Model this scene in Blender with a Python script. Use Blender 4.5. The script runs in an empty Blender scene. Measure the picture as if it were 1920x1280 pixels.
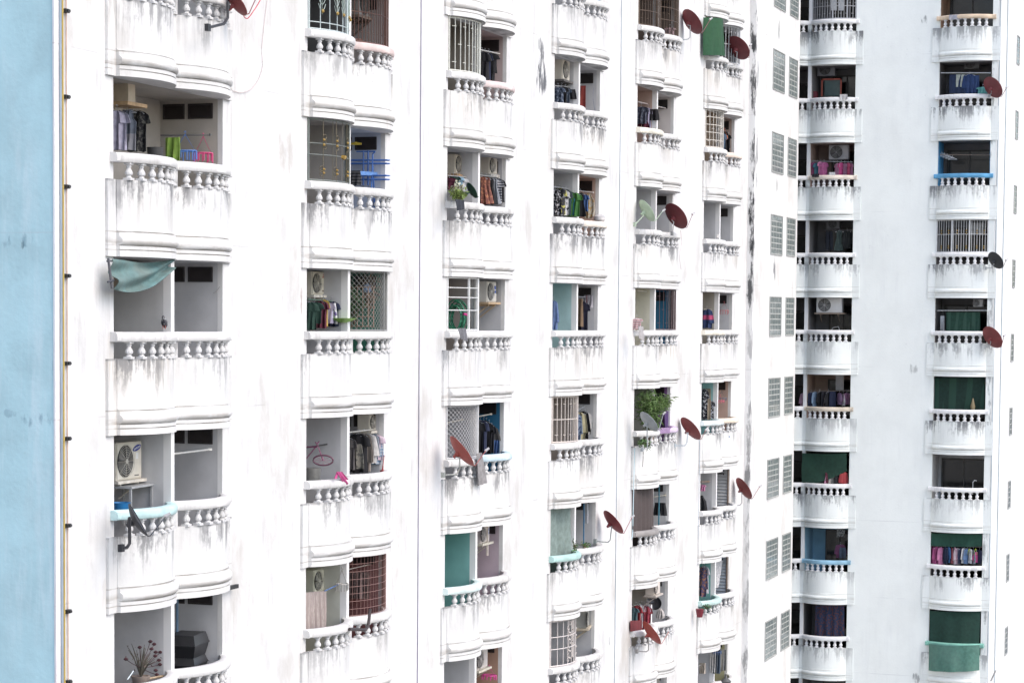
import bpy, math, random
from mathutils import Vector, Matrix
R_=math.radians
rnd=random.Random(7)
scene=bpy.context.scene
COL=scene.collection
H=2.9                       # storey height
# ------------------------------------------------------------------ camera
FPX=4300.0; CAM=Vector((0.0,-18.383,-1.002))
YAW,PITCH,ROLL,SHY=0.3346079,-0.0571054,0.0080509,208.6
Fv=Vector((math.cos(PITCH)*math.cos(YAW),math.cos(PITCH)*math.sin(YAW),math.sin(PITCH)))
r0=Vector((math.sin(YAW),-math.cos(YAW),0)); u0=r0.cross(Fv)
Rv=math.cos(ROLL)*r0+math.sin(ROLL)*u0; Uv=-math.sin(ROLL)*r0+math.cos(ROLL)*u0
def ray(x,y): return Fv+Rv*((x-960)/FPX)-Uv*((y-640-SHY)/FPX)
def atY(x,y,Y): d=ray(x,y); return CAM+d*((Y-CAM.y)/d.y)      # a measured point on a wall parallel to the long facade
def atX(x,y,X): d=ray(x,y); return CAM+d*((X-CAM.x)/d.x)      # a measured point on a wall parallel to the shaded face
def ppm(P): return FPX/((P-CAM).dot(Fv))
cam=bpy.data.cameras.new('camera'); co=bpy.data.objects.new('camera',cam); COL.objects.link(co)
cam.sensor_width=36; cam.sensor_fit='HORIZONTAL'; cam.lens=FPX/1920*36; cam.shift_y=SHY/1920; cam.clip_end=3000
M=Matrix((Rv,Uv,-Fv)).transposed().to_4x4(); M.translation=CAM; co.matrix_world=M
scene.camera=co
# ------------------------------------------------------------------ materials
MATS={}
def nodes(name):
    m=bpy.data.materials.new(name); m.use_nodes=True; nt=m.node_tree
    return m,nt,nt.nodes['Principled BSDF']
def N(nt,t,**kw):
    n=nt.nodes.new(t)
    for k,v in kw.items(): setattr(n,k,v)
    return n
def noise(nt,scale,detail=4,vec=None,rough=.55,w=None):
    n=N(nt,'ShaderNodeTexNoise'); n.inputs['Scale'].default_value=scale; n.inputs['Detail'].default_value=detail; n.inputs['Roughness'].default_value=rough
    if vec is not None: nt.links.new(vec,n.inputs['Vector'])
    return n.outputs['Fac']
def math_(nt,op,a,b=None,clamp=False):
    n=N(nt,'ShaderNodeMath',operation=op,use_clamp=clamp)
    for i,v in enumerate((a,b)):
        if v is None: continue
        if isinstance(v,(int,float)): n.inputs[i].default_value=v
        else: nt.links.new(v,n.inputs[i])
    return n.outputs[0]
def ramp(nt,f,lo,hi,a=0.,b=1.):
    n=N(nt,'ShaderNodeMapRange'); n.interpolation_type='SMOOTHSTEP'
    n.inputs['From Min'].default_value=lo; n.inputs['From Max'].default_value=hi; n.inputs['To Min'].default_value=a; n.inputs['To Max'].default_value=b
    nt.links.new(f,n.inputs['Value']); return n.outputs['Result']
def mix(nt,f,a,b):
    n=N(nt,'ShaderNodeMix',data_type='RGBA')
    nt.links.new(f,n.inputs['Factor']) if not isinstance(f,(int,float)) else setattr(n.inputs['Factor'],'default_value',f)
    for s,v in ((6,a),(7,b)):
        if isinstance(v,tuple): n.inputs[s].default_value=(*v[:3],1)
        else: nt.links.new(v,n.inputs[s])
    return n.outputs[2]
def wpos(nt): return N(nt,'ShaderNodeNewGeometry').outputs['Position']
def scaled(nt,vec,s,loc=(0,0,0)):
    n=N(nt,'ShaderNodeMapping'); n.inputs['Scale'].default_value=s; n.inputs['Location'].default_value=loc; nt.links.new(vec,n.inputs['Vector']); return n.outputs[0]
def bump(nt,bs,h,dist=.01,st=.4):
    b=N(nt,'ShaderNodeBump'); b.inputs['Distance'].default_value=dist; b.inputs['Strength'].default_value=st
    nt.links.new(h,b.inputs['Height']); nt.links.new(b.outputs[0],bs.inputs['Normal'])
def M_(col,rough=.65,var=.12,metal=0.,scale=6.,key=None):
    """painted / plain surface with slight procedural unevenness"""
    k=(tuple(round(c,3) for c in col),rough,var,metal,scale)
    if k in MATS: return MATS[k]
    m,nt,bs=nodes('paint'); bs.inputs['Roughness'].default_value=rough; bs.inputs['Metallic'].default_value=metal
    f=noise(nt,scale,5,N(nt,'ShaderNodeTexCoord').outputs['Object'])
    f=ramp(nt,f,.25,.75)
    lo=tuple(c*(1-var) for c in col); hi=tuple(min(1,c*(1+var*.6)) for c in col)
    nt.links.new(mix(nt,f,lo,hi),bs.inputs['Base Color'])
    MATS[k]=m; return m
def cloth(col,col2=None,pat=None,rough=.9):
    fade=lambda c:tuple((x*.84+.16*(.3*c[0]+.55*c[1]+.15*c[2]))*.78 for x in c)
    col=fade(col); col2=fade(col2) if col2 else None
    k=('cloth',tuple(col),tuple(col2) if col2 else None,pat)
    if k in MATS: return MATS[k]
    m,nt,bs=nodes('fabric'); bs.inputs['Roughness'].default_value=rough
    oc=N(nt,'ShaderNodeTexCoord').outputs['Object']
    f=ramp(nt,noise(nt,9,4,oc),.3,.7)
    base=mix(nt,f,tuple(c*.82 for c in col),tuple(min(1,c*1.12) for c in col))
    if pat:
        if pat=='stripe': w=N(nt,'ShaderNodeTexWave',bands_direction='Z'); w.inputs['Scale'].default_value=5; nt.links.new(oc,w.inputs['Vector']); g=ramp(nt,w.outputs['Fac'],.45,.55)
        elif pat=='pinstripe': w=N(nt,'ShaderNodeTexWave',bands_direction='X'); w.inputs['Scale'].default_value=9; nt.links.new(oc,w.inputs['Vector']); g=ramp(nt,w.outputs['Fac'],.45,.55)
        elif pat=='floral': g=ramp(nt,noise(nt,16,2,oc),.5,.56)
        elif pat=='wash': g=ramp(nt,noise(nt,1.6,5,scaled(nt,oc,(1,1,.5))),.3,.75,0,.6)
        elif pat=='blotch': g=ramp(nt,noise(nt,15,3,oc),.52,.56)
        elif pat=='hem':   g=ramp(nt,N(nt,'ShaderNodeSeparateXYZ').outputs[2],0,1); s=[n for n in nt.nodes if n.type=='SEPXYZ'][-1]; nt.links.new(oc,s.inputs[0]); g=ramp(nt,s.outputs[2],-.42,-.40,1,0)
        elif pat=='chest': s=N(nt,'ShaderNodeSeparateXYZ'); nt.links.new(oc,s.inputs[0]); g=math_(nt,'MULTIPLY',ramp(nt,s.outputs[2],-.36,-.33),ramp(nt,s.outputs[2],-.22,-.19,1,0))
        base=mix(nt,g,base,tuple(col2))
    nt.links.new(base,bs.inputs['Base Color'])
    w=noise(nt,40,3,oc); bump(nt,bs,w,.004,.5)
    MATS[k]=m; return m
def plaster(name,base,streak,patches=(),axis='x',streak_amt=.5,warm=.35,seed=0.,panel=False,mould_amt=.5,mottle=.93,long=0.):
    """old painted render: soft mottling, rain streaks, mould; dirt is fixed to the wall by world position"""
    m,nt,bs=nodes(name); bs.inputs['Roughness'].default_value=.85
    P=wpos(nt); sep=N(nt,'ShaderNodeSeparateXYZ'); nt.links.new(P,sep.inputs[0]); z=sep.outputs[2]
    P2=scaled(nt,P,(1,1,1),(seed,seed*.7,seed*1.3))
    if panel:
        rd=N(nt,'ShaderNodeObjectInfo').outputs['Random']
        va=N(nt,'ShaderNodeVectorMath',operation='ADD'); nt.links.new(P2,va.inputs[0])
        cb=N(nt,'ShaderNodeCombineXYZ'); nt.links.new(math_(nt,'MULTIPLY',rd,91.),cb.inputs[0]); nt.links.new(math_(nt,'MULTIPLY',rd,57.),cb.inputs[1]); nt.links.new(math_(nt,'MULTIPLY',rd,33.),cb.inputs[2])
        nt.links.new(cb.outputs[0],va.inputs[1]); P2=va.outputs[0]
        rd2=math_(nt,'FRACT',math_(nt,'MULTIPLY',rd,7.31))
    mott=ramp(nt,noise(nt,.9,7,P2,.62),.3,.75)
    col=mix(nt,mott,base,tuple(c*mottle for c in base))
    spk=ramp(nt,noise(nt,7.,6,P2,.7),.60,.74)
    col=mix(nt,math_(nt,'MULTIPLY',spk,math_(nt,'MULTIPLY',ramp(nt,noise(nt,.7,3,P2),.45,.65),.35)),col,tuple(c*.6 for c in streak))
    # thin vertical rain streaks
    st=noise(nt,1.,5,scaled(nt,P2,(3.6,3.6,.45)),.6)
    st2=noise(nt,1.,4,scaled(nt,P2,(13.,13.,1.1)),.6)
    reg=ramp(nt,noise(nt,.55,4,P2),.38,.62)
    s=math_(nt,'ADD',math_(nt,'MULTIPLY',st,.6),math_(nt,'MULTIPLY',st2,.4))
    sc=math_(nt,'ADD',math_(nt,'MULTIPLY',s,2.),-.5)
    if panel:
        fz=math_(nt,'MULTIPLY',math_(nt,'FRACT',math_(nt,'DIVIDE',z,H)),H)
        top=math_(nt,'MULTIPLY',ramp(nt,fz,.42,1.22,.12,1.),ramp(nt,fz,1.26,1.4,1.,.35))
        # ragged mould hanging from the top edge
        thr=ramp(nt,fz,.30,1.26,.69-long,.36-long*.6)
        fine=noise(nt,13.,6,scaled(nt,P2,(1,1,.55)),.75)
        mould=math_(nt,'SUBTRACT',math_(nt,'ADD',sc,math_(nt,'MULTIPLY',math_(nt,'SUBTRACT',fine,.5),.75)),thr); mould=ramp(nt,mould,0.,.26)
        mould=math_(nt,'MULTIPLY',mould,math_(nt,'MULTIPLY',top,ramp(nt,noise(nt,.9,4,scaled(nt,P2,(1.1,1.1,.45))),.44-long,.58-long)))
        soft=math_(nt,'MULTIPLY',math_(nt,'MULTIPLY',ramp(nt,s,.40,.62),ramp(nt,fz,.40,1.24,.30,.9)),ramp(nt,noise(nt,.45,3,scaled(nt,P2,(1,1,.8),(3,8,1))),.36,.6,.25,1.))
        wm=math_(nt,'MULTIPLY',soft,ramp(nt,noise(nt,.45,2,scaled(nt,P2,(1,1,1),(9,4,2))),.45,.7))
        col=mix(nt,math_(nt,'MULTIPLY',wm,warm),col,(.52,.44,.33))
        col=mix(nt,math_(nt,'MULTIPLY',math_(nt,'MULTIPLY',soft,ramp(nt,rd,.1,.9,.45,1.)),min(1,streak_amt*.95)),col,streak)
        col=mix(nt,math_(nt,'MULTIPLY',math_(nt,'MULTIPLY',mould,ramp(nt,rd2,0.,1.,.5,1.)),mould_amt),col,tuple(c*.55 for c in streak))
        # grime collecting along the mouldings
        line=None
        for lo,hi in ((.096,.118),(.170,.192),(.388,.412)):
            q=math_(nt,'MULTIPLY',ramp(nt,fz,lo,lo+.004),ramp(nt,fz,hi-.004,hi,1,0)); line=q if line is None else math_(nt,'MAXIMUM',line,q)
        line=math_(nt,'MAXIMUM',line,math_(nt,'MULTIPLY',math_(nt,'MULTIPLY',ramp(nt,fz,.18,.20),ramp(nt,fz,.22,.33,1,0)),.7))
        ln=math_(nt,'MULTIPLY',line,ramp(nt,noise(nt,1.,5,scaled(nt,P2,(1.6,1.6,9))),.36,.60))
        col=mix(nt,math_(nt,'MULTIPLY',ln,min(1.,streak_amt*.9)),col,(.30,.27,.23))
        edge=math_(nt,'MULTIPLY',ramp(nt,fz,1.19,1.235),ramp(nt,noise(nt,2.2,4,P2),.45,.6))
        col=mix(nt,math_(nt,'MULTIPLY',edge,streak_amt*.9),col,tuple(c*.5 for c in streak))
    else:
        soft=math_(nt,'MULTIPLY',ramp(nt,s,.45,.68),reg)
        col=mix(nt,math_(nt,'MULTIPLY',soft,streak_amt),col,streak)
        wb=math_(nt,'MULTIPLY',ramp(nt,noise(nt,.7,7,scaled(nt,P2,(1,1,.5),(5,1,7)),.65),.50,.74),warm)
        col=mix(nt,wb,col,(.47,.445,.41))
        # faint horizontal day joints at slab level
        fz=math_(nt,'FRACT',math_(nt,'DIVIDE',math_(nt,'ADD',z,-.30),H))
        j=math_(nt,'MULTIPLY',ramp(nt,fz,0.,.004),ramp(nt,fz,.006,.012,1,0))
        j=math_(nt,'MULTIPLY',j,ramp(nt,noise(nt,.6,3,P2),.5,.65))
        col=mix(nt,math_(nt,'MULTIPLY',j,.35),col,tuple(c*.7 for c in streak))
    for (c,rad,amt,dark) in patches:      # black mould patches at their own places
        v=N(nt,'ShaderNodeVectorMath',operation='SUBTRACT'); nt.links.new(P,v.inputs[0]); v.inputs[1].default_value=c
        v2=N(nt,'ShaderNodeVectorMath',operation='DIVIDE'); nt.links.new(v.outputs[0],v2.inputs[0]); v2.inputs[1].default_value=rad
        L=N(nt,'ShaderNodeVectorMath',operation='LENGTH'); nt.links.new(v2.outputs[0],L.inputs[0])
        d=ramp(nt,L.outputs['Value'],.25,1.05,1,0)
        n1=noise(nt,3.2,9,scaled(nt,P,(1.5,1.5,.40),(seed,seed,seed)),.72)
        g=ramp(nt,math_(nt,'ADD',n1,math_(nt,'MULTIPLY',math_(nt,'ADD',d,-1.),.30)),.42,.56)
        g=math_(nt,'MULTIPLY',g,amt)
        col=mix(nt,g,col,dark)
    nt.links.new(col,bs.inputs['Base Color'])
    bump(nt,bs,noise(nt,14,5,P2),.012,.35)
    return m
WHITE=(.735,.73,.72)
PWHITE=(.70,.695,.68)
DK=(.05,.055,.065)
def pat(x,y,rx,rz,amt,Y=0.,dark=DK,ry=1.2):
    p=atY(x,y,Y); return (tuple(p),(rx,ry,rz),amt,dark)
MW=plaster('wall_plaster',WHITE,(.40,.385,.37),[pat(1016,150,.85,.75,.9),pat(1015,115,.45,.9,.85),pat(1013,85,.3,.4,.6),pat(540,285,.9,.8,.35,dark=(.35,.30,.24)),
    pat(565,560,.10,.75,.6,dark=(.25,.14,.10)),pat(1143,1200,.2,.3,.5),pat(200,1120,.5,.6,.25,dark=(.4,.36,.3)),pat(1264,1107,.3,.25,.4,dark=(.35,.33,.3))],streak_amt=.60,warm=.75,mottle=.82)
MPANEL=plaster('balcony_plaster',PWHITE,(.36,.36,.365),streak_amt=.80,warm=.85,mottle=.84,panel=True,mould_amt=1.,long=.02)
MRAIL=plaster('rail_plaster',(.68,.67,.655),(.28,.27,.26),streak_amt=.62,warm=.4,seed=3.)
MBAL=plaster('baluster_plaster',(.60,.595,.59),(.33,.32,.31),streak_amt=.5,warm=.2,seed=5.)
FW=(.82,.85,.825)
def patx(x,y,ry,rz,amt,X=85.98): return (tuple(atX(x,y,X)),(1.2,ry,rz),amt,DK)
MFW=plaster('shaded_wall_plaster',FW,(.52,.54,.57),[patx(1733,38,.22,.35,.6),patx(1712,690,.28,.35,.45),patx(1858,200,.2,4.,.7),patx(1856,640,.2,6.,.5),patx(1848,1050,.2,5.,.6),patx(1718,1272,.3,.4,.6)],streak_amt=.16,warm=.08,seed=11.)
MFP=plaster('shaded_balcony_plaster',FW,(.27,.28,.30),streak_amt=.42,warm=.10,panel=True,mould_amt=.95,seed=17.,long=.06)
MFR=plaster('shaded_rail_plaster',(.78,.78,.78),(.30,.30,.31),streak_amt=.45,warm=.1,seed=21.)
def stp(y,rz,amt,rx=.34): return ((77.27,-.19,atY(1408,y,-.22).z),(rx,.30,rz),amt,(.025,.027,.03))
MEND=plaster('step_plaster',WHITE,(.40,.38,.36),[stp(60,1.6,.95),stp(150,2.0,.9),stp(290,1.6,.85),stp(420,2.6,1.,.42),stp(545,1.8,.9),stp(640,1.5,.4),stp(800,2.2,.55,.28),stp(905,1.2,.7,.26),stp(1000,1.8,.45,.26),stp(1130,1.6,.5,.26),stp(1240,1.6,.6,.26),
    pat(1419,300,.25,1.8,.8,-.22),pat(1421,140,.22,1.4,.6,-.22),pat(1452,500,.35,.9,.8,-.22),pat(1461,55,.4,.8,.5,-.22),pat(1441,940,.3,.9,.4,-.22),pat(1457,345,.35,.7,.4,-.22)],streak_amt=.5,warm=.6,seed=2.,mottle=.9)
MBLUE=plaster('blue_plaster',(.52,.74,.77),(.68,.79,.81),[(tuple(atX(52,452,31.27)),(2,.22,.28),.55,(.12,.22,.28)),(tuple(atX(12,452,31.27)),(2,.18,.2),.5,(.12,.22,.28)),
    (tuple(atX(40,460,31.27)),(2,.1,.15),.5,(.05,.1,.12)),(tuple(atX(62,785,31.27)),(2,.55,.26),.6,(.14,.24,.30)),(tuple(atX(20,775,31.27)),(2,.4,.12),.4,(.16,.26,.32)),(tuple(atX(100,690,31.27)),(2,.05,.3),.5,(.2,.2,.25))],streak_amt=.55,warm=.10,seed=31.,mottle=.80)
# ------------------------------------------------------------------ mesh builder
class MB:
    def __init__(s): s.v=[]; s.f=[]
    def add(s,vs,fs):
        o=len(s.v); s.v+= [tuple(v) for v in vs]; s.f+=[tuple(i+o for i in f) for f in fs]; return s
    def box(s,x0,x1,y0,y1,z0,z1):
        return s.add([(x0,y0,z0),(x1,y0,z0),(x1,y1,z0),(x0,y1,z0),(x0,y0,z1),(x1,y0,z1),(x1,y1,z1),(x0,y1,z1)],
              [(0,3,2,1),(4,5,6,7),(0,1,5,4),(1,2,6,5),(2,3,7,6),(3,0,4,7)])
    def tube(s,pts,r,n=7,closed=False):
        pts=[Vector(p) for p in pts]; m=len(pts); rs=r if isinstance(r,(list,tuple)) else [r]*m
        o=len(s.v); vs=[]; up=Vector((0,0,1))
        for i,p in enumerate(pts):
            if closed: t=pts[(i+1)%m]-pts[i-1]
            else: t=pts[min(i+1,m-1)]-pts[max(i-1,0)]
            t.normalize(); a=t.cross(up)
            if a.length<.05: a=t.cross(Vector((1,0,0)))
            a.normalize(); b=a.cross(t)
            for k in range(n):
                q=2*math.pi*k/n; vs.append(p+(a*math.cos(q)+b*math.sin(q))*rs[i])
        fs=[]
        for i in range(m if closed else m-1):
            for k in range(n):
                j=(i+1)%m; fs.append((i*n+k,i*n+(k+1)%n,j*n+(k+1)%n,j*n+k))
        if not closed: fs+= [tuple(range(n-1,-1,-1)),tuple((m-1)*n+k for k in range(n))]
        return s.add(vs,fs)
    def lathe(s,prof,n=10,c=(0,0,0)):
        vs=[];fs=[];m=len(prof)
        for z,r in prof:
            for k in range(n):
                q=2*math.pi*(k+.5)/n; vs.append((c[0]+r*math.cos(q),c[1]+r*math.sin(q),c[2]+z))
        for i in range(m-1):
            for k in range(n): fs.append((i*n+k,i*n+(k+1)%n,(i+1)*n+(k+1)%n,(i+1)*n+k))
        fs+=[tuple(range(n-1,-1,-1)),tuple((m-1)*n+k for k in range(n))]
        return s.add(vs,fs)
    def grid(s,rows,thick=None,off=None):
        """rows: list of lists of points; optional thickness gives a closed sheet"""
        m=len(rows); n=len(rows[0]); fl=[Vector(p) for r in rows for p in r]
        fs=[(i*n+j,i*n+j+1,(i+1)*n+j+1,(i+1)*n+j) for i in range(m-1) for j in range(n-1)]
        if not thick: return s.add(fl,fs)
        off=Vector(off)
        tk=thick if callable(thick) else (lambda i,j:thick)
        vs=[fl[i*n+j]+off*tk(i,j)*.5 for i in range(m) for j in range(n)]+[fl[i*n+j]-off*tk(i,j)*.5 for i in range(m) for j in range(n)]
        q=m*n; f2=[tuple(reversed([a+q for a in f])) for f in fs]
        rim=[(0*n+j,0*n+j+1) for j in range(n-1)]+[(i*n+n-1,(i+1)*n+n-1) for i in range(m-1)]+[((m-1)*n+j+1,(m-1)*n+j) for j in range(n-2,-1,-1)]+[((i+1)*n,i*n) for i in range(m-2,-1,-1)]
        f3=[(b,a,a+q,b+q) for a,b in rim]
        return s.add(vs,fs+f2+f3)
    def mesh(s,name,smooth=35):
        me=bpy.data.meshes.new(name); me.from_pydata(s.v,[],s.f); me.validate(); me.update()
        if smooth:
            me.polygons.foreach_set('use_smooth',[True]*len(me.polygons)); me.set_sharp_from_angle(angle=R_(smooth))
        return me
    def build(s,name,mat,parent=None,smooth=35,loc=None,rotz=0):
        return put(name,s.mesh(name,smooth),mat,parent,loc,rotz)
def put(name,me,mat,parent=None,loc=None,rotz=0):
    if not me.materials: me.materials.append(mat)
    o=bpy.data.objects.new(name,me); COL.objects.link(o)
    if me.materials[0]!=mat:
        o.material_slots[0].link='OBJECT'; o.material_slots[0].material=mat
    o.parent=parent
    if loc is not None: o.location=loc
    o.rotation_euler=(0,0,rotz); return o
def empty(name,loc,rotz=0,parent=None):
    o=bpy.data.objects.new(name,None); COL.objects.link(o); o.location=loc; o.rotation_euler=(0,0,rotz); o.parent=parent; o.empty_display_size=.2; return o
def tag(o,label,cat,group=None,kind=None):
    if label: o['label']=label
    if cat: o['category']=cat
    if group: o['group']=group
    if kind: o['kind']=kind
    return o
ORD=['first','second','third','fourth','fifth','sixth','seventh','eighth','ninth']
# ------------------------------------------------------------------ balcony geometry
BAY=1.9; PT=.12; BOW=.33; BASE=.065
class Shape:
    def __init__(s,bays,W): s.bays=bays; s.W=W
    def bow(s,a):
        for a0,a1 in s.bays:
            if a0<a<a1:
                c=(a1-a0)/2; Rr=(c*c+BOW*BOW)/(2*BOW); x=a-(a0+c)
                return math.sqrt(max(0,Rr*Rr-x*x))-(Rr-BOW)
        return 0.
DBL=Shape([(0,1.9),(2.02,3.95)],3.95); SGL=Shape([(0,1.92)],1.92); EDG=Shape([(0,1.66),(1.78,3.46)],3.46)
SHP={'d':DBL,'s':SGL,'e':EDG}
def kind_of(s): return 's' if s=='fG' else 'e' if s=='fE' else 'd'
PROF=[(0,.055),(.098,.055),(.100,.022),(.114,.022),(.116,.05),(.172,.05),(.174,.022),(.188,.022),(.19,.06),(.21,.088),(.245,.102),(.285,.098),(.315,.075),(.335,.045),(.337,.04),(.392,.04),(.394,.008),(.408,.008),(.410,.022),(.425,.022),(.427,0.),(1.24,0.)]
def samples(sh,n=26):
    out=[0.]
    for a0,a1 in sh.bays:
        out+=[a0+(a1-a0)*(.5-.5*math.cos(math.pi*i/n)) for i in range(n+1)]
    out.append(sh.W); r=[]
    for a in out:
        if not r or a-r[-1]>1e-5: r.append(a)
    return r
def panel_mesh(sh):
    b=MB(); A=samples(sh); loops=[]
    for a in A:
        y=-(BASE+sh.bow(a))
        L=[(a,0,0.)]+[(a,y-o,z) for z,o in PROF]+[(a,y+.13,1.24),(a,y+.13,.45),(a,0,.45)]
        if y+.13>0: L[-3]=(a,-.001,1.24); L[-2]=(a,-.001,.45); 
        loops.append(L)
    n=len(loops[0]); vs=[p for L in loops for p in L]; fs=[]
    for i in range(len(A)-1):
        for k in range(n-1): fs.append((i*n+k,i*n+k+1,(i+1)*n+k+1,(i+1)*n+k))
    fs+= [tuple(range(n-1,-1,-1)),tuple((len(A)-1)*n+k for k in range(n))]
    b.add(vs,fs)
    for x0,x1 in ((-.27,-.001),(sh.W+.001,sh.W+.27)): b.box(x0,x1,-.052,0,-.003,1.243)
    for (a0,a1),(b0,b1) in zip(sh.bays[:-1],sh.bays[1:]): b.box(a1-.02,b0+.02,-.10,0,1.24,1.53)
    return b
def rail_mesh(sh,i,nb):
    b=MB(); a0,a1=sh.bays[i]
    s=a0-.12 if i==0 else (sh.bays[i-1][1]+a0)/2+.001
    e=a1+.12 if i==len(sh.bays)-1 else (a1+sh.bays[i+1][0])/2-.001
    A=[s]+[a0+(a1-a0)*(.5-.5*math.cos(math.pi*k/26)) for k in range(27)]+[e]
    pr=[(1.52,.05),(1.54,.068),(1.60,.075),(1.645,.066),(1.672,.03),(1.68,-.02),(1.68,-.09),(1.668,-.125),(1.64,-.14),(1.55,-.14),(1.52,-.12)]
    n=len(pr); vs=[];fs=[]
    for a in A:
        for z,o in pr: vs.append((a,-(BASE+sh.bow(a))-o,z))
    for q in range(len(A)-1):
        for k in range(n): fs.append((q*n+k,q*n+(k+1)%n,(q+1)*n+(k+1)%n,(q+1)*n+k))
    fs+=[tuple(range(n-1,-1,-1)),tuple((len(A)-1)*n+k for k in range(n))]
    return b.add(vs,fs)
def bal_pos(sh,i,n=7):
    a0,a1=sh.bays[i]; c=(a1-a0)/2; Rr=(c*c+BOW*BOW)/(2*BOW); th=math.asin(c/Rr); out=[]
    for k in range(n):
        t=-th+2*th*(k+1)/(n+1)
        out.append((a0+c+Rr*math.sin(t),-(BASE+Rr*math.cos(t)-(Rr-BOW))+.045))
    return out
BPROF=[(.035,.056),(.048,.054),(.058,.040),(.07,.040),(.09,.062),(.12,.068),(.148,.058),(.18,.038),(.20,.034),(.212,.046),(.224,.046),(.234,.038),(.25,.054)]
def baluster_mb(b=None,x=0,y=0):
    b=b or MB()
    b.lathe(BPROF,9,(x,y,1.24)); b.box(x-.068,x+.068,y-.068,y+.068,1.238,1.276); b.box(x-.06,x+.06,y-.06,y+.06,1.488,1.522); return b
BALM=baluster_mb().mesh('baluster')
PANM={'d':panel_mesh(DBL).mesh('balcony'),'s':panel_mesh(SGL).mesh('balcony'),'e':panel_mesh(EDG).mesh('balcony')}
RAILM={('d',0):rail_mesh(DBL,0,7).mesh('rail'),('d',1):rail_mesh(DBL,1,7).mesh('rail'),('s',0):rail_mesh(SGL,0,7).mesh('rail'),('e',0):rail_mesh(EDG,0,7).mesh('rail'),('e',1):rail_mesh(EDG,1,7).mesh('rail')}
PARTE=MB().box(1.66,1.78,-.045,1.6,.452,2.898).mesh('partition',0)
PARTM=MB().box(1.9,2.02,-.045,1.24,.452,2.898).mesh('partition',0)
def recess_mb(a0,a1,D,y0=.10):
    z0,z1=.452,2.897; b=MB()
    v=[(a0,y0,z0),(a1,y0,z0),(a1,D,z0),(a0,D,z0),(a0,y0,z1),(a1,y0,z1),(a1,D,z1),(a0,D,z1)]
    return b.add(v,[(0,1,2,3),(7,6,5,4),(1,5,6,2),(2,6,7,3),(3,7,4,0)])
RECM={}
def vent_mb(y0,y1,x,z0=2.56,z1=2.83):
    b=MB(); t=.03
    b.box(x-.02,x,y0,y1,z0,z0+t); b.box(x-.02,x,y0,y1,z1-t,z1); b.box(x-.02,x,y0,y0+t,z0+t,z1-t); b.box(x-.02,x,y1-t,y1,z0+t,z1-t)
    n=6
    for i in range(n):
        z=z0+t+(z1-z0-2*t)*(i+.5)/n; b.add([(x-.017,y0+t,z-.016),(x-.017,y1-t,z-.016),(x-.003,y1-t,z+.016),(x-.003,y0+t,z+.016)],[(0,1,2,3)])
    b.box(x-.0025,x-.001,y0+t,y1-t,z0+t,z1-t)
    return b
FLOORM={}
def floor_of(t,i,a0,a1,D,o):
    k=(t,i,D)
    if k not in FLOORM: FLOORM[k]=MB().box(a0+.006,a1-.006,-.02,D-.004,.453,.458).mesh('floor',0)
    return put('floor',FLOORM[k],M_((.09,.08,.075),.6,.25,scale=3.),o)  # floor colour darkened to paint in the shade behind the parapet
VENTM=[vent_mb(.19,.68,3.945).mesh('vent_window',0),vent_mb(.75,1.18,3.945).mesh('vent_window',0)]
# ------------------------------------------------------------------ paint for each bay (inside walls, rails)
GREY=(.52,.52,.53); CREAM=(.60,.58,.50); TAN=(.55,.42,.36); TEAL=(.20,.42,.395); MAUVE=(.47,.39,.43); NAVY=(.02,.13,.24); BROWN=(.25,.115,.11); WARM=(.45,.42,.37)
ROOM={}   # (stack,k,bay) -> colour
for s in 'ABCDEF':
    for k in range(-6,9):
        for b in (0,1): ROOM[s,k,b]=GREY
ROOM.update({('fE',4,1):(.20,.36,.48),('fG',3,0):(.5,.5,.5),('fG',-3,0):(.34,.22,.15),('fE',2,1):(.36,.26,.21),('fE',-1,1):(.34,.25,.22),('A',0,0):(.43,.40,.36),('A',0,1):(.47,.45,.42),('A',1,0):(.50,.50,.50),('B',-1,0):(.12,.12,.12),('B',-1,1):(.40,.37,.36),('B',0,0):(.42,.40,.38),('B',0,1):(.5,.54,.62),('B',1,1):(.07,.25,.18),('B',3,0):(.52,.52,.46),('B',3,1):BROWN,
 ('C',-1,0):(.30,.27,.23),('C',-1,1):(.45,.36,.35),('C',0,1):(.42,.42,.45),('C',1,0):(.42,.38,.36),('C',2,0):(.5,.5,.52),('C',2,1):NAVY,('C',3,0):TEAL,('C',3,1):MAUVE,('C',4,1):(.42,.27,.20),
 ('D',0,1):(.52,.37,.31),('D',1,0):(.42,.58,.58),('D',2,0):(.45,.40,.36),('D',3,0):(.38,.48,.43),('E',-1,0):(.45,.33,.28),('E',-1,1):(.58,.54,.52),('E',-2,0):(.16,.12,.10),('E',-2,1):(.14,.11,.09),('E',1,0):(.62,.60,.50),('E',1,1):(.05,.20,.32),
 ('E',2,1):(.22,.12,.27),('E',2,0):(.36,.36,.34),('E',3,0):(.2,.16,.15),('E',4,0):WARM,('F',-2,1):(.3,.3,.3),('F',-1,0):(.45,.36,.28),('F',-1,1):(.42,.33,.29),('F',1,0):(.42,.39,.34),('F',2,0):(.30,.52,.52),('F',2,1):(.52,.38,.32),('F',4,0):TEAL,('F',5,1):(.42,.40,.25)})
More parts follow.
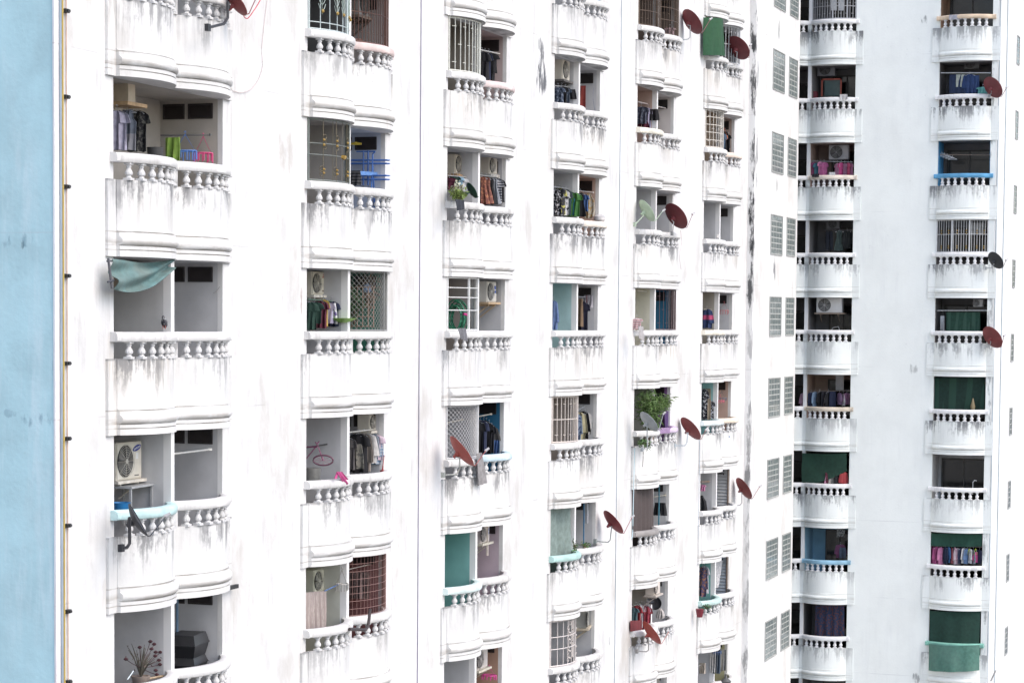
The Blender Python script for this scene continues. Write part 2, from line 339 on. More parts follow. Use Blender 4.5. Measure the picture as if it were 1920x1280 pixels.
RAILC={('A',2,0):(.50,.68,.68),('B',-1,1):(.68,.55,.52),('C',-1,1):(.72,.60,.58),('C',2,1):(.55,.68,.74),('C',3,0):(.64,.74,.72),('D',0,1):(.80,.72,.63),('D',3,0):(.42,.61,.57),('E',-1,0):(.74,.70,.60),('E',2,1):(.58,.48,.60),
 ('E',3,0):(.30,.28,.27),('F',-1,1):(.76,.64,.55),('F',1,0):(.75,.70,.60),('F',2,1):(.76,.66,.54),('F',2,0):(.68,.74,.74),('F',4,0):(.50,.65,.62),('fE',-1,1):(.74,.66,.57),('fE',2,1):(.62,.54,.44),('fE',4,1):(.26,.46,.60),('fG',-3,0):(.66,.52,.38),('fG',-1,0):(.10,.32,.54),('fG',5,0):(.2,.45,.37)}
NOPART={('A',0)}   # one flat opened up its balcony: no dividing wall at the front
STACKX={'A':33.115,'B':40.70,'C':48.30,'D':55.94,'E':63.55,'F':71.29}
KR={'A':(-2,4),'B':(-2,4),'C':(-3,5),'D':(-3,5),'E':(-3,6),'F':(-4,6),'fE':(-5,6),'fG':(-5,6)}
XF=85.98; FY={'fE':1.46,'fG':-5.12}
BALC={}
main=empty('apartment_building',(31.27,0,-32)); tag(main,'long white apartment block with stacked bowed balconies and a pale blue end wall','building','apartment blocks')
wing=empty('apartment_building',(XF,-7.25,-32)); tag(wing,'shaded bluish white apartment wing standing across the far right end','building','apartment blocks')
def kid(name,me,mat,root,loc=(0,0,0),rotz=0):
    return put(name,me,mat,root,Vector(loc)-root.location,rotz)
ind={'m':0,'f':0}; stuff={'m':MB(),'f':MB()}
def balcony(s,k):
    far=s[0]=='f'; t=kind_of(s); sh=SHP[t]; root=wing if far else main
    loc=Vector((XF,FY[s],-k*H)) if far else Vector((STACKX[s],0,-k*H)); rz=-math.pi/2 if far else 0
    o=kid('balcony',PANM[t],MFP if far else MPANEL,root,loc,rz); BALC[s,k]=o
    D=1.6 if far else 1.24
    for i,(a0,a1) in enumerate(sh.bays):
        c=RAILC.get((s,k,i)); put('rail',RAILM[t,i],(M_(c,.7,.2,scale=3.) if c else (MFR if far else MRAIL)),o)
        vis=(k>=KR[s][0]+1 and k<=KR[s][1]) if not far else (-3<=k<=4)
        for (x,y) in bal_pos(sh,i):
            key='f' if far else 'm'
            big=(s=='A' and k>=-1 or s=='B' and k in(0,1)) if not far else vis
            if big and vis and ind[key]<100:
                put('baluster',BALM,MFR if far else MBAL,o,(x,y,0)); ind[key]+=1
            else:
                p=Matrix.Rotation(rz,3,'Z')@Vector((x,y,0))+loc-root.location
                b=MB(); baluster_mb(b); stuff[key].add([Vector(v)+p for v in b.v],b.f)
        rk=(t,i,far)
        if rk not in RECM: RECM[rk]=recess_mb(a0+.003,a1-.003,D).mesh('recess',0)
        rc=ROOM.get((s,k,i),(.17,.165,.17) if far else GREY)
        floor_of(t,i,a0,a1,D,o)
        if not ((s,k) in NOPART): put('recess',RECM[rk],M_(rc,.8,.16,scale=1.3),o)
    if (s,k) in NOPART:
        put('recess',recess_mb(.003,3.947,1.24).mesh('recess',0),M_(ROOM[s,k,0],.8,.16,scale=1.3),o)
    elif t!='s': put('partition',PARTE if far else PARTM,MFR if far else M_((.74,.735,.73),.8,.05,scale=2.),o)
    if t=='d' and not far:
        for vm in VENTM: put('vent_window',vm,M_((.035,.03,.03),.4,.2),o)
    return o
for s in KR:
    for k in range(KR[s][0],KR[s][1]+1): balcony(s,k)
for key,root in (('m',main),('f',wing)):
    o=stuff[key].build('balusters',MBAL if key=='m' else MFR,root); o['kind']='stuff'
# ------------------------------------------------------------------ walls with openings
def wall_grid(b,xs,zs,hole,P,dpt,inw):
    for i in range(len(xs)-1):
        for j in range(len(zs)-1):
            x0,x1,z0,z1=xs[i],xs[i+1],zs[j],zs[j+1]; xc=(x0+x1)/2; zc=(z0+z1)/2
            if not hole(xc,zc): b.add([P(x0,0,z0),P(x1,0,z0),P(x1,0,z1),P(x0,0,z1)],[(0,1,2,3)])
            else:
                d=dpt
                b.add([P(x0,0,z0),P(x1,0,z0),P(x1,0,z1),P(x0,0,z1),P(x0,d,z0),P(x1,d,z0),P(x1,d,z1),P(x0,d,z1)],[(0,4,5,1),(1,5,6,2),(2,6,7,3),(3,7,4,0)])
ZB,ZT=-32.,18.
XS=77.25; XE=84.32
holes=[(STACKX[s],STACKX[s]+3.95,-k*H+.45,-k*H+H) for s in 'ABCDEF' for k in range(KR[s][0],KR[s][1]+1)]
xs=sorted({31.27,XS}|{h[0] for h in holes}|{h[1] for h in holes}); zs=sorted({ZB,ZT}|{h[2] for h in holes}|{h[3] for h in holes})
b=MB(); off=-main.location
wall_grid(b,xs,zs,lambda x,z:any(h[0]<x<h[1] and h[2]<z<h[3] for h in holes),lambda x,y,z:Vector((x,y,z))+off,.1,1)
b.build('wall',MW,main,0)
b=MB()
def q4(b,a,c,z0,z1,off): b.add([Vector((*a,z0))+off,Vector((*c,z0))+off,Vector((*c,z1))+off,Vector((*a,z1))+off],[(0,1,2,3)])
q4(b,(XS,0),(XS,-.22),ZB,ZT,off); q4(b,(XS,-.22),(XE,-.22),ZB,ZT,off); q4(b,(XE,-.22),(XE,14),ZB,ZT,off)
b.build('stair_bay_wall',MEND,main,0)
b=MB(); q4(b,(31.27,14),(31.27,0),ZB,ZT,off); b.build('end_wall',MBLUE,main,0)
b=MB(); b.add([Vector(p)+off for p in((31.27,0,ZT),(XE,0,ZT),(XE,14,ZT),(31.27,14,ZT))],[(0,1,2,3)]); q4(b,(XE,14),(31.27,14),ZB,ZT,off); b.build('roof',MW,main,0)
# corner trim and the services running down the corner
b=MB().box(31.255,31.40,-.012,.0,ZB,ZT); b.box(31.255,31.27,0.,.02,ZB,ZT)
b.v=[tuple(Vector(v)+off) for v in b.v]; b.build('corner_trim',plaster('trim_plaster',(.80,.78,.77),(.45,.33,.30),streak_amt=.5,warm=.6,seed=8.),main,0)
offw=-wing.location
fh=[]
for s in ('fE','fG'):
    W=3.46 if s=='fE' else 1.92
    for k in range(KR[s][0],KR[s][1]+1): fh.append((-FY[s],-FY[s]+W,-k*H+.45,-k*H+H))
xs=sorted({-2.4,7.25}|{h[0] for h in fh}|{h[1] for h in fh}); zs=sorted({ZB,ZT}|{h[2] for h in fh}|{h[3] for h in fh})
b=MB(); wall_grid(b,xs,zs,lambda x,z:any(h[0]<x<h[1] and h[2]<z<h[3] for h in fh),lambda a,y,z:Vector((XF+y,-a,z))+offw,.1,1)
b.build('wall',MFW,wing,0)
b=MB(); q4(b,(XF,-7.25),(125,-7.25),ZB,ZT,offw); q4(b,(125,-7.25),(125,14),ZB,ZT,offw); q4(b,(125,14),(XF,14),ZB,ZT,offw); q4(b,(XF,2.4),(XF,14),ZB,ZT,offw)
b.add([Vector(p)+offw for p in((XF,-7.25,ZT),(125,-7.25,ZT),(125,14,ZT),(XF,14,ZT))],[(0,1,2,3)])
b.build('side_wall',plaster('side_plaster',WHITE,(.48,.47,.46),streak_amt=.24,warm=.2,seed=41.),wing,0)
# glass-block windows
def gb_mat():
    m,nt,bs=nodes('glass_block'); bs.inputs['Roughness'].default_value=.18
    f=ramp(nt,noise(nt,2.3,3,wpos(nt)),.3,.7); f2=ramp(nt,noise(nt,24,2,wpos(nt)),.35,.65)
    c=mix(nt,f,(.19,.23,.225),(.27,.30,.29)); c=mix(nt,math_(nt,'MULTIPLY',f2,.5),c,(.09,.11,.11))
    nt.links.new(c,bs.inputs['Base Color']); return m
GB=gb_mat(); GJ=M_((.38,.39,.375),.8,.2,scale=3)
def glass_blocks(root,x0,x1,z0,z1,Y,nx,nz):
    o=-root.location; b=MB(); w=(x1-x0)/nx; h=(z1-z0)/nz; rr=random.Random(int(x0*31+z0*7))
    for i in range(nx):
        for j in range(nz):
            xa=x0+i*w+.03; xb=x0+(i+1)*w-.03; za=z0+j*h+.022; zb=z0+(j+1)*h-.022; d=rr.uniform(.006,.016)
            b.box(xa,xb,Y-d,Y+.02,za,zb)
    b.v=[tuple(Vector(v)+o) for v in b.v]; wnd=b.build('glass_block_window',GB,root,0)
    f=MB().box(x0,x1,Y-.004,Y+.02,z0,z1); t=.03
    for bx in ((x0-t,x1+t,Y-.03,Y,z1,z1+t),(x0-t,x1+t,Y-.035,Y,z0-t,z0)): f.box(*bx)
    for bx in ((x0-t,x0,Y-.03,Y,z0,z1),(x1,x1+t,Y-.03,Y,z0,z1)): f.box(*bx)
    f.v=[tuple(Vector(v)+o) for v in f.v]; f.build('frame',GJ,wnd,0)
for k in range(-5,7):
    zt=-.06-k*H
    glass_blocks(main,79.90,81.72,zt-1.36,zt,-.222,4,7)
    glass_blocks(main,82.52,83.88,zt-1.34,zt+.0,-.222,3,7)
    a=atY(1895.5,625,-7.25); c=atY(1899,678,-7.25)
    glass_blocks(wing,a.x,a.x+.75,(c.z+a.z)/2-.52-k*H+0*H,(c.z+a.z)/2+.52-k*H,-7.252,3,5)
# ------------------------------------------------------------------ helpers for things standing or hanging in the balconies
KF={'A':0,'B':-1,'C':-1,'D':-1,'E':-2,'F':-2,'fE':-3,'fG':-3}
STK={'A':'first balcony stack','B':'second balcony stack','C':'third balcony stack','D':'fourth balcony stack','E':'fifth balcony stack','F':'sixth balcony stack','fE':'shaded left stack','fG':'shaded right stack'}
def where(s,k): return 'in %s opening, %s'%(ORD[k-KF[s]],STK[s])
def bayx(s,x):
    X0=STACKX[s]; p=atY(x,600,0).x-X0
    return (X0,X0+1.9) if p<1.96 else (X0+2.02,X0+3.95)
def inpt(s,x,y,Y):
    """point seen at a measured spot, Y metres inside the opening of stack s"""
    if s[0]=='f': return atX(x,y,XF+Y)
    a0,a1=bayx(s,x); p=atY(x,y,0); q=atY(x,y,.2); sl=(q.x-p.x)/.2
    if s=='A' : a1=STACKX['A']+3.95 if False else a1
    Y=max(-.3,min(Y,(a1-.03-p.x)/sl)); return atY(x,y,Y)
def sz(P,px): return px/ppm(P)
seedc=[0]
PROFS={
 'tee':[(0,.10),(.02,.17),(.05,.30),(.12,.42),(.30,.50),(.325,.49),(.335,.345),(.6,.34),(1,.355)],
 'shirt':[(0,.09),(.02,.16),(.05,.28),(.10,.36),(.5,.47),(.74,.50),(.755,.36),(1,.35)],
 'tank':[(0,.20),(.05,.21),(.22,.23),(.32,.36),(.6,.36),(1,.37)],
 'dress':[(0,.12),(.05,.25),(.15,.26),(.35,.24),(.7,.38),(1,.46)],
 'shorts':[(0,.38),(.1,.39),(.5,.46),(1,.5)],'pants':[(0,.32),(.1,.34),(.4,.38),(1,.36)],
 'towel':[(0,.48),(.5,.5),(1,.49)],'bag':[(0,.12),(.12,.2),(.3,.40),(.7,.5),(.92,.42),(1,.25)]}
def garment_mb(kind,w,h,seed):
    r=random.Random(seed); pr=PROFS[kind]; m=22; n=13; rows=[]
    ph=r.uniform(0,6); fq=r.uniform(2.,3.6); lean=r.uniform(-.03,.03)
    def hw(t):
        for (t0,a),(t1,c) in zip(pr[:-1],pr[1:]):
            if t0<=t<=t1: return a+(c-a)*(t-t0)/(t1-t0)
        return pr[-1][1]
    ts=sorted(set([i/(m-1) for i in range(m)]+[p[0] for p in pr]))
    for t in ts:
        row=[]
        for j in range(n):
            u=-1+2*j/(n-1); x=u*hw(t)*w+lean*t*w
            z=-t*h-(.02*h*(1-abs(u)) if t==0 and kind in('tee','tank','shirt','dress') else 0)
            y=(.012+.022*t)*math.sin(fq*u*3+ph+t*1.5)+.01*math.sin(9*u+ph*2)
            if t>.95: z+=.012*h*math.sin(5*u+ph)
            row.append((x,y,z))
        rows.append(row)
    M=len(ts)
    def th(i,j):
        u=-1+2*j/(n-1); return .012+.075*(1-u*u)*min(1,ts[i]*6)*(.9 if kind!='towel' else .15)
    b=MB().grid(rows,th,(0,-1,0))
    if kind in('pants','shorts'):      # a slit between the legs
        b=MB()
        for sgn in (-1,1):
            rows=[]
            for t in ts:
                g=.0 if t<.35 else .05*(t-.35)
                rows.append([((g+ (hw(t)-g)*q/6)*sgn*w,(.012+.02*t)*math.sin(fq*q/2+ph+sgn),-t*h) for q in (range(7) if sgn>0 else range(6,-1,-1))])
            b.grid(rows,lambda i,j:.015+.05*math.sin(math.pi*j/6),(0,-1,0))
    return b
LG='laundry hanging on the balconies'
def G(s,k,kind,x,y0,y1,col,desc,w=.5,Y=.28,rot=None,pat=None,col2=None,cat='garment',hang=True):
    seedc[0]+=1; r=random.Random(seedc[0]*13)
    P=inpt(s,x,y0,Y); h=max(.12,sz(P,y1-y0))
    if rot is None: rot=r.uniform(-14,14) if s[0]!='f' else r.uniform(48,66)*r.choice((1,1,-1))
    name={'tee':'t_shirt','shirt':'shirt','tank':'tank_top','dress':'dress','shorts':'shorts','pants':'trousers','towel':'towel','bag':'bag'}[kind]
    o=garment_mb(kind,w,h,seedc[0]).build(name,cloth(col,col2,pat),None,60,P,-math.pi/2+R_(rot))
    tag(o,desc+' '+where(s,k),cat if kind!='towel' else 'towel',LG)
    if hang and kind in('tee','shirt','tank','dress'):
        hw=w*.36; b=MB().tube([(0,0,.0),(-hw,0,-.06),(hw,0,-.06),(0,0,.0),(0,0,.05),(.02,0,.075),(0,0,.09),(-.015,0,.08)],.006,5)
        b.build('hanger',M_((.55,.56,.6),.5),o)
    return o
def rod(s,k,x0,y0,x1,y1,Y,col,desc,r=.013,Y1=None):
    a=inpt(s,x0,y0,Y) if s[0]=='f' else atY(x0,y0,Y); c=(inpt(s,x1,y1,Y if Y1 is None else Y1) if s[0]=='f' else atY(x1,y1,Y if Y1 is None else Y1))
    d=c-a; b=MB().tube([(0,0,0),d],r,8); b.lathe([(-.02,r*2),(.02,r*2)],8,tuple(d))
    return tag(b.build('clothes_rod',M_(col,.4,.15,.2),None,40,a),desc+' '+where(s,k),'clothes rod','clothes rods across the balconies')
def clip_hanger(s,k,x,y0,y1,wpx,col,desc,Y=.25,items=()):
    P=inpt(s,x,y0,Y); h=sz(P,y1-y0); w=sz(P,wpx); e=empty('clip_hanger',P,-math.pi/2); tag(e,desc+' '+where(s,k),'peg hanger','peg hangers on the rods')
    m=M_(col,.4,.1); zr=-h*.62
    b=MB().tube([(-.02,0,.03),(0,0,.06),(.02,0,.03),(0,0,0),(-w*.45,0,zr),(w*.45,0,zr),(0,0,0)],.008,5)
    b.tube([(w*.5*math.cos(t*math.pi/8),.16*math.sin(t*math.pi/8),zr) for t in range(16)],.009,5,True)
    b.tube([(-w*.5,0,zr),(w*.5,0,zr)],.007,5); b.build('frame',m,e)
    pg=MB(); r=random.Random(int(x))
    for t in range(12):
        q=t*math.pi/6; px=w*.5*math.cos(q); py=.16*math.sin(q); L=(h*.38)*r.uniform(.7,1.)
        pg.box(px-.009,px+.009,py-.006,py+.006,zr-L,zr)
    pg.build('pegs',m,e); return e
def sheet(name,desc,cat,quad,Y,mat,n=18,m=14,amp=.03,folds=4,sag=0.,X=None,group=None,loc=None,dY=(0,0,0,0),th=.012,vert=True,bow=0.):
    """cloth hung between four measured corners (TL,TR,BR,BL) on its own plane"""
    if X is None: Q=[atY(q[0],q[1],Y+d) for q,d in zip(quad,dY)]; out=Vector((0,-1,0))
    else: Q=[atX(q[0],q[1],X+d) for q,d in zip(quad,dY)]; out=Vector((-1,0,0))
    nrm=((Q[1]-Q[0]).cross(Q[3]-Q[0])).normalized()
    if nrm.dot(out)<0: nrm=-nrm
    c=Q[0].copy(); rows=[]; r=random.Random(int(quad[0][0]*7+quad[0][1])); ph=r.uniform(0,6)
    for i in range(m):
        v=i/(m-1); row=[]
        for j in range(n):
            u=j/(n-1); p=Q[0].lerp(Q[1],u).lerp(Q[3].lerp(Q[2],u),v)
            wv=math.sin(u*folds*2*math.pi+ph+v*.8)+.4*math.sin(u*folds*5+ph*2-v) if vert else math.sin((u*.6+v)*folds*math.pi+ph)+.5*math.sin((u-v)*folds*2+ph)
            p=p+out*(bow*4*u*(1-u)); p=p+nrm*(amp*wv*(.35+.65*v)); p.z-=sag*math.sin(math.pi*u)*(.3+.7*v); row.append(p-c)
        rows.append(row)
    o=MB().grid(rows,th,nrm).build(name,mat,None,60,c)
    return tag(o,desc,cat,group)
# ------------------------------------------------------------------ air conditioners
def AC(s,k,x,y,hpx,desc,Y=.62,col=(.74,.70,.60),fan=-.17,mark=None,shelf=(.62,.55,.44),shelfw=1.0,rot=0,w=None,dark=(.03,.03,.03)):
    P=inpt(s,x,y,Y); h=sz(P,hpx); w=w or h*1.38; rz=(-math.pi/2 if s[0]=='f' else 0)+R_(rot)
    e=empty('air_conditioner',P,rz); tag(e,desc+' '+where(s,k),'air conditioner','air conditioner units on the balconies')
    d=.14; b=MB(); bev=.02
    b.box(-w/2,w/2,-d+bev,d,-h/2,h/2); b.box(-w/2+bev,w/2-bev,-d,-d+bev,-h/2+bev,h/2-bev)
    for zz in(.3,.1,-.1,-.3): b.box(w/2,w/2+.006,-d*.6,d*.6,h*zz-.015,h*zz+.015)
    b.build('casing',M_(col,.45,.10,scale=4),e)
    fr=h*.43; fx=fan*w
    f=MB()
    def yl(b2,prof,n,c):   # a lathe about the y axis
        t=MB().lathe(prof,n); return b2.add([(c[0]+v[0],c[1]-v[2],c[2]+v[1]) for v in t.v],[tuple(reversed(q)) for q in t.f])
    yl(f,[(0,fr),(.004,fr)],32,(fx,-d,0))
    f.build('fan_opening',M_(dark,.5,.2),e)
    bl=MB()
    for q in range(4):
        a=q*math.pi/2+.5
        rows=[[(fx+rr*math.cos(a+da),-d-.006-.002*q-.012*(da),rr*math.sin(a+da)) for da in (0,.35,.7,1.0)] for rr in (fr*.2,fr*.55,fr*.9)]
        bl.grid(rows,.004,(0,-1,0))
    bl.build('fan_blade',M_((.10,.10,.10),.5),e)
    gr=MB()
    for rr in [fr*i/7 for i in range(2,8)]: gr.tube([(fx+rr*math.cos(t*math.pi/14),-d-.03,rr*math.sin(t*math.pi/14)) for t in range(28)],.004,4,True)
    for q in range(8):
        a=q*math.pi/4; gr.tube([(fx+fr*.16*math.cos(a),-d-.031,fr*.16*math.sin(a)),(fx+fr*1.02*math.cos(a),-d-.012,fr*1.02*math.sin(a))],.005,4)
    yl(gr,[(0,fr*.17),(.012,fr*.16)],16,(fx,-d-.026,0))
    gr.build('fan_guard',M_(tuple(c*.7 for c in col),.5),e)
    if shelf:
        sb=MB().box(-w/2*shelfw-.06,w/2*shelfw+.12,-d-.06,d+.02,-h/2-.055,-h/2-.004)
        for q in(-w*.35,w*.35): sb.box(q-.02,q+.02,-d,d+.1,-h/2-.10,-h/2-.056); sb.tube([(q,-d+.02,-h/2-.09),(q,d+.1,-h/2-.36)],.014,5)
        sb.build('shelf',M_(shelf,.75,.3),e)
    if mark: mark(e,w,h,d)
    return e
def text_mesh(body,size,mat,name,parent,loc,rot=(math.pi/2,0,0),shear=0):
    c=bpy.data.curves.new('t','FONT'); c.body=body; c.size=size; c.align_x='CENTER'; c.align_y='CENTER'; c.extrude=.002; c.resolution_u=3; c.shear=shear
    o=bpy.data.objects.new('t',c); COL.objects.link(o); dg=bpy.context.evaluated_depsgraph_get(); me=bpy.data.meshes.new_from_object(o.evaluated_get(dg))
    bpy.data.objects.remove(o); me.materials.clear(); r=put(name,me,mat,parent,loc); r.rotation_euler=rot; return r
def mark_oval(e,w,h,d):
    b=MB(); n=28; rx,rz=w*.16,h*.075; cx,cz=w*.29,h*.33; a=R_(14)
    ring=[(cx+rx*math.cos(t*2*math.pi/n)*math.cos(a)-rz*math.sin(t*2*math.pi/n)*math.sin(a),cz+rx*math.cos(t*2*math.pi/n)*math.sin(a)+rz*math.sin(t*2*math.pi/n)*math.cos(a)) for t in range(n)]
    b.add([(x,-d-.001,z) for x,z in ring]+[(x,-d-.008,z) for x,z in ring],[tuple(range(n,2*n))]+[(t,(t+1)%n,n+(t+1)%n,n+t) for t in range(n)])
    b.build('badge',M_((.015,.03,.25),.3,.05),e,0)
    text_mesh('SAMSUNG',rx*.36,M_((.8,.8,.82),.4),'lettering',e,(cx,-d-.010,cz),(math.pi/2,-a,0))
    MB().box(cx-.03,cx+.05,-d-.004,-d,.02,.13).build('sticker',M_((.78,.78,.76),.5),e,0)
    MB().box(cx-.08,cx+.07,-d-.004,-d,-h*.42,-h*.39).build('name_plate',M_((.12,.12,.12),.5),e,0)
def mark_diamonds(e,w,h,d):
    b=MB(); c=(w*.33,h*.30); r=.028
    for a in (90,210,330):
        p=(c[0]+r*1.05*math.cos(R_(a)),c[1]+r*1.05*math.sin(R_(a))); ux,uz=math.cos(R_(a)),math.sin(R_(a)); vx,vz=-uz,ux
        q=[(p[0]+ux*r,p[1]+uz*r),(p[0]+vx*r*.56,p[1]+vz*r*.56),(p[0]-ux*r,p[1]-uz*r),(p[0]-vx*r*.56,p[1]-vz*r*.56)]
        b.add([(x,-d-.004,z) for x,z in q],[(0,1,2,3)])
    b.build('emblem',M_((.45,.02,.03),.4),e,0)
    MB().box(w*.24,w*.42,-d-.004,-d,-h*.36,-h*.30).build('name_plate',M_((.25,.22,.18),.5),e,0)
def mark_blue(e,w,h,d):
    MB().box(w*.26,w*.42,-d-.004,-d,h*.12,h*.30).box(w*.26,w*.42,-d-.004,-d,-.06*h,h*.07).build('label_sticker',M_((.02,.07,.35),.4,.2),e,0)
def mark_gray(e,w,h,d):
    b=MB()
    for i in range(6): b.box(w*.30,w*.40,-d-.004,-d,h*(.36-.045*i)-.006,h*(.36-.045*i)+.006)
    b.build('louvre_marks',M_((.25,.23,.2),.5),e,0); MB().box(w*.26,w*.42,-d-.004,-d,-h*.4,-h*.36).build('name_plate',M_((.15,.13,.1),.5),e,0)
# ------------------------------------------------------------------ satellite dishes
DISH=(.19,.036,.034)
def dish(x,y,ends,ratio,desc,col=DISH,D=None,Y=-.62,X=None,mast=(),lnb=None,mcol=(.16,.13,.12),phi=None,metal=.1,arm=None,mastr=.016,back=True):
    at=(lambda a,c,dd=0:atY(a,c,Y+dd)) if X is None else (lambda a,c,dd=0:atX(a,c,X+dd))
    P=at(x,y); (xa,ya),(xb,yb)=ends; L=math.hypot(xb-xa,yb-ya); D=sz(P,L)
    vx,vy=(xb-xa)/L,-(yb-ya)/L                      # along the long axis
    nx,ny=-vy,vx
    if nx<0: nx,ny=-nx,-ny
    vw=(P-CAM).normalized(); a=math.sqrt(1-ratio*ratio)
    n=(Rv*nx+Uv*ny)*a+vw*ratio*(1 if back else -1); n.normalize()
    t=(Rv*vx+Uv*vy); t=(t-n*t.dot(n)).normalized(); w=n.cross(t)
    e=empty('satellite_dish',P,0); tag(e,desc,'satellite dish','satellite dishes on the balconies')
    m=M_(col,.6,.22,0.,3.)
    R0=D/2; dep=R0*.26; rings=9; seg=36; rows=[]
    for i in range(rings):
        r=R0*i/(rings-1); zz=dep*((r/R0)**2)
        rows.append([t*(r*math.cos(2*math.pi*q/seg))*1.0+w*(r*.93*math.sin(2*math.pi*q/seg))+n*(zz-dep) for q in range(seg)])
    b=MB()
    vs=[p for r in rows for p in r]+[p-n*.012 for r in rows for p in r]; fs=[]; N0=rings*seg
    for i in range(rings-1):
        for q in range(seg):
            q2=(q+1)%seg; fs+=[(i*seg+q,i*seg+q2,(i+1)*seg+q2,(i+1)*seg+q),(N0+i*seg+q,N0+(i+1)*seg+q,N0+(i+1)*seg+q2,N0+i*seg+q2)]
    for q in range(seg): q2=(q+1)%seg; fs.append(((rings-1)*seg+q,(rings-1)*seg+q2,N0+(rings-1)*seg+q2,N0+(rings-1)*seg+q))
    b.add(vs,fs); b.tube([t*R0*math.cos(2*math.pi*q/seg)+w*R0*.93*math.sin(2*math.pi*q/seg) for q in range(seg)],.009,5,True)
    b.build('reflector',m,e,50)
    hub=-n*(dep+.01)
    hb=MB().tube([hub,hub-n*.07],[R0*.2,R0*.12],10); hb.tube([hub-n*.07,hub-n*.12],[.04,.04],8)
    hb.build('bracket',m,e)
    if mast:
        pts=[hub-n*.10]+[at(a_,c_,(d_[0] if d_ else 0))-P for a_,c_,*d_ in mast]
        MB().tube(pts,mastr,7).build('mast',M_(mcol,.5,.2,.3),e)
        q=pts[-1]; MB().box(q.x-.05,q.x+.05,q.y-.02,q.y+.05,q.z-.06,q.z+.06).build('wall_plate',M_(mcol,.5,.2,.3),e)
    # feed arm from the lower rim out to the feed horn
    low=t*R0*(1 if t.z<0 else -1)
    f=at(*lnb)-P if lnb else low*.35+n*R0*1.15
    if lnb: f=f+n*(.06) 
    ac=arm or col
    MB().tube([low*1.02,low*1.08+n*.04,f-n*.04],.010,6).build('feed_arm',M_(ac,.5,.15),e)
    MB().tube([f-n*.07,f-n*.02,f+n*.05],[.034,.03,.026],9).build('feed_horn',M_((.45,.45,.46),.5),e)
    return e
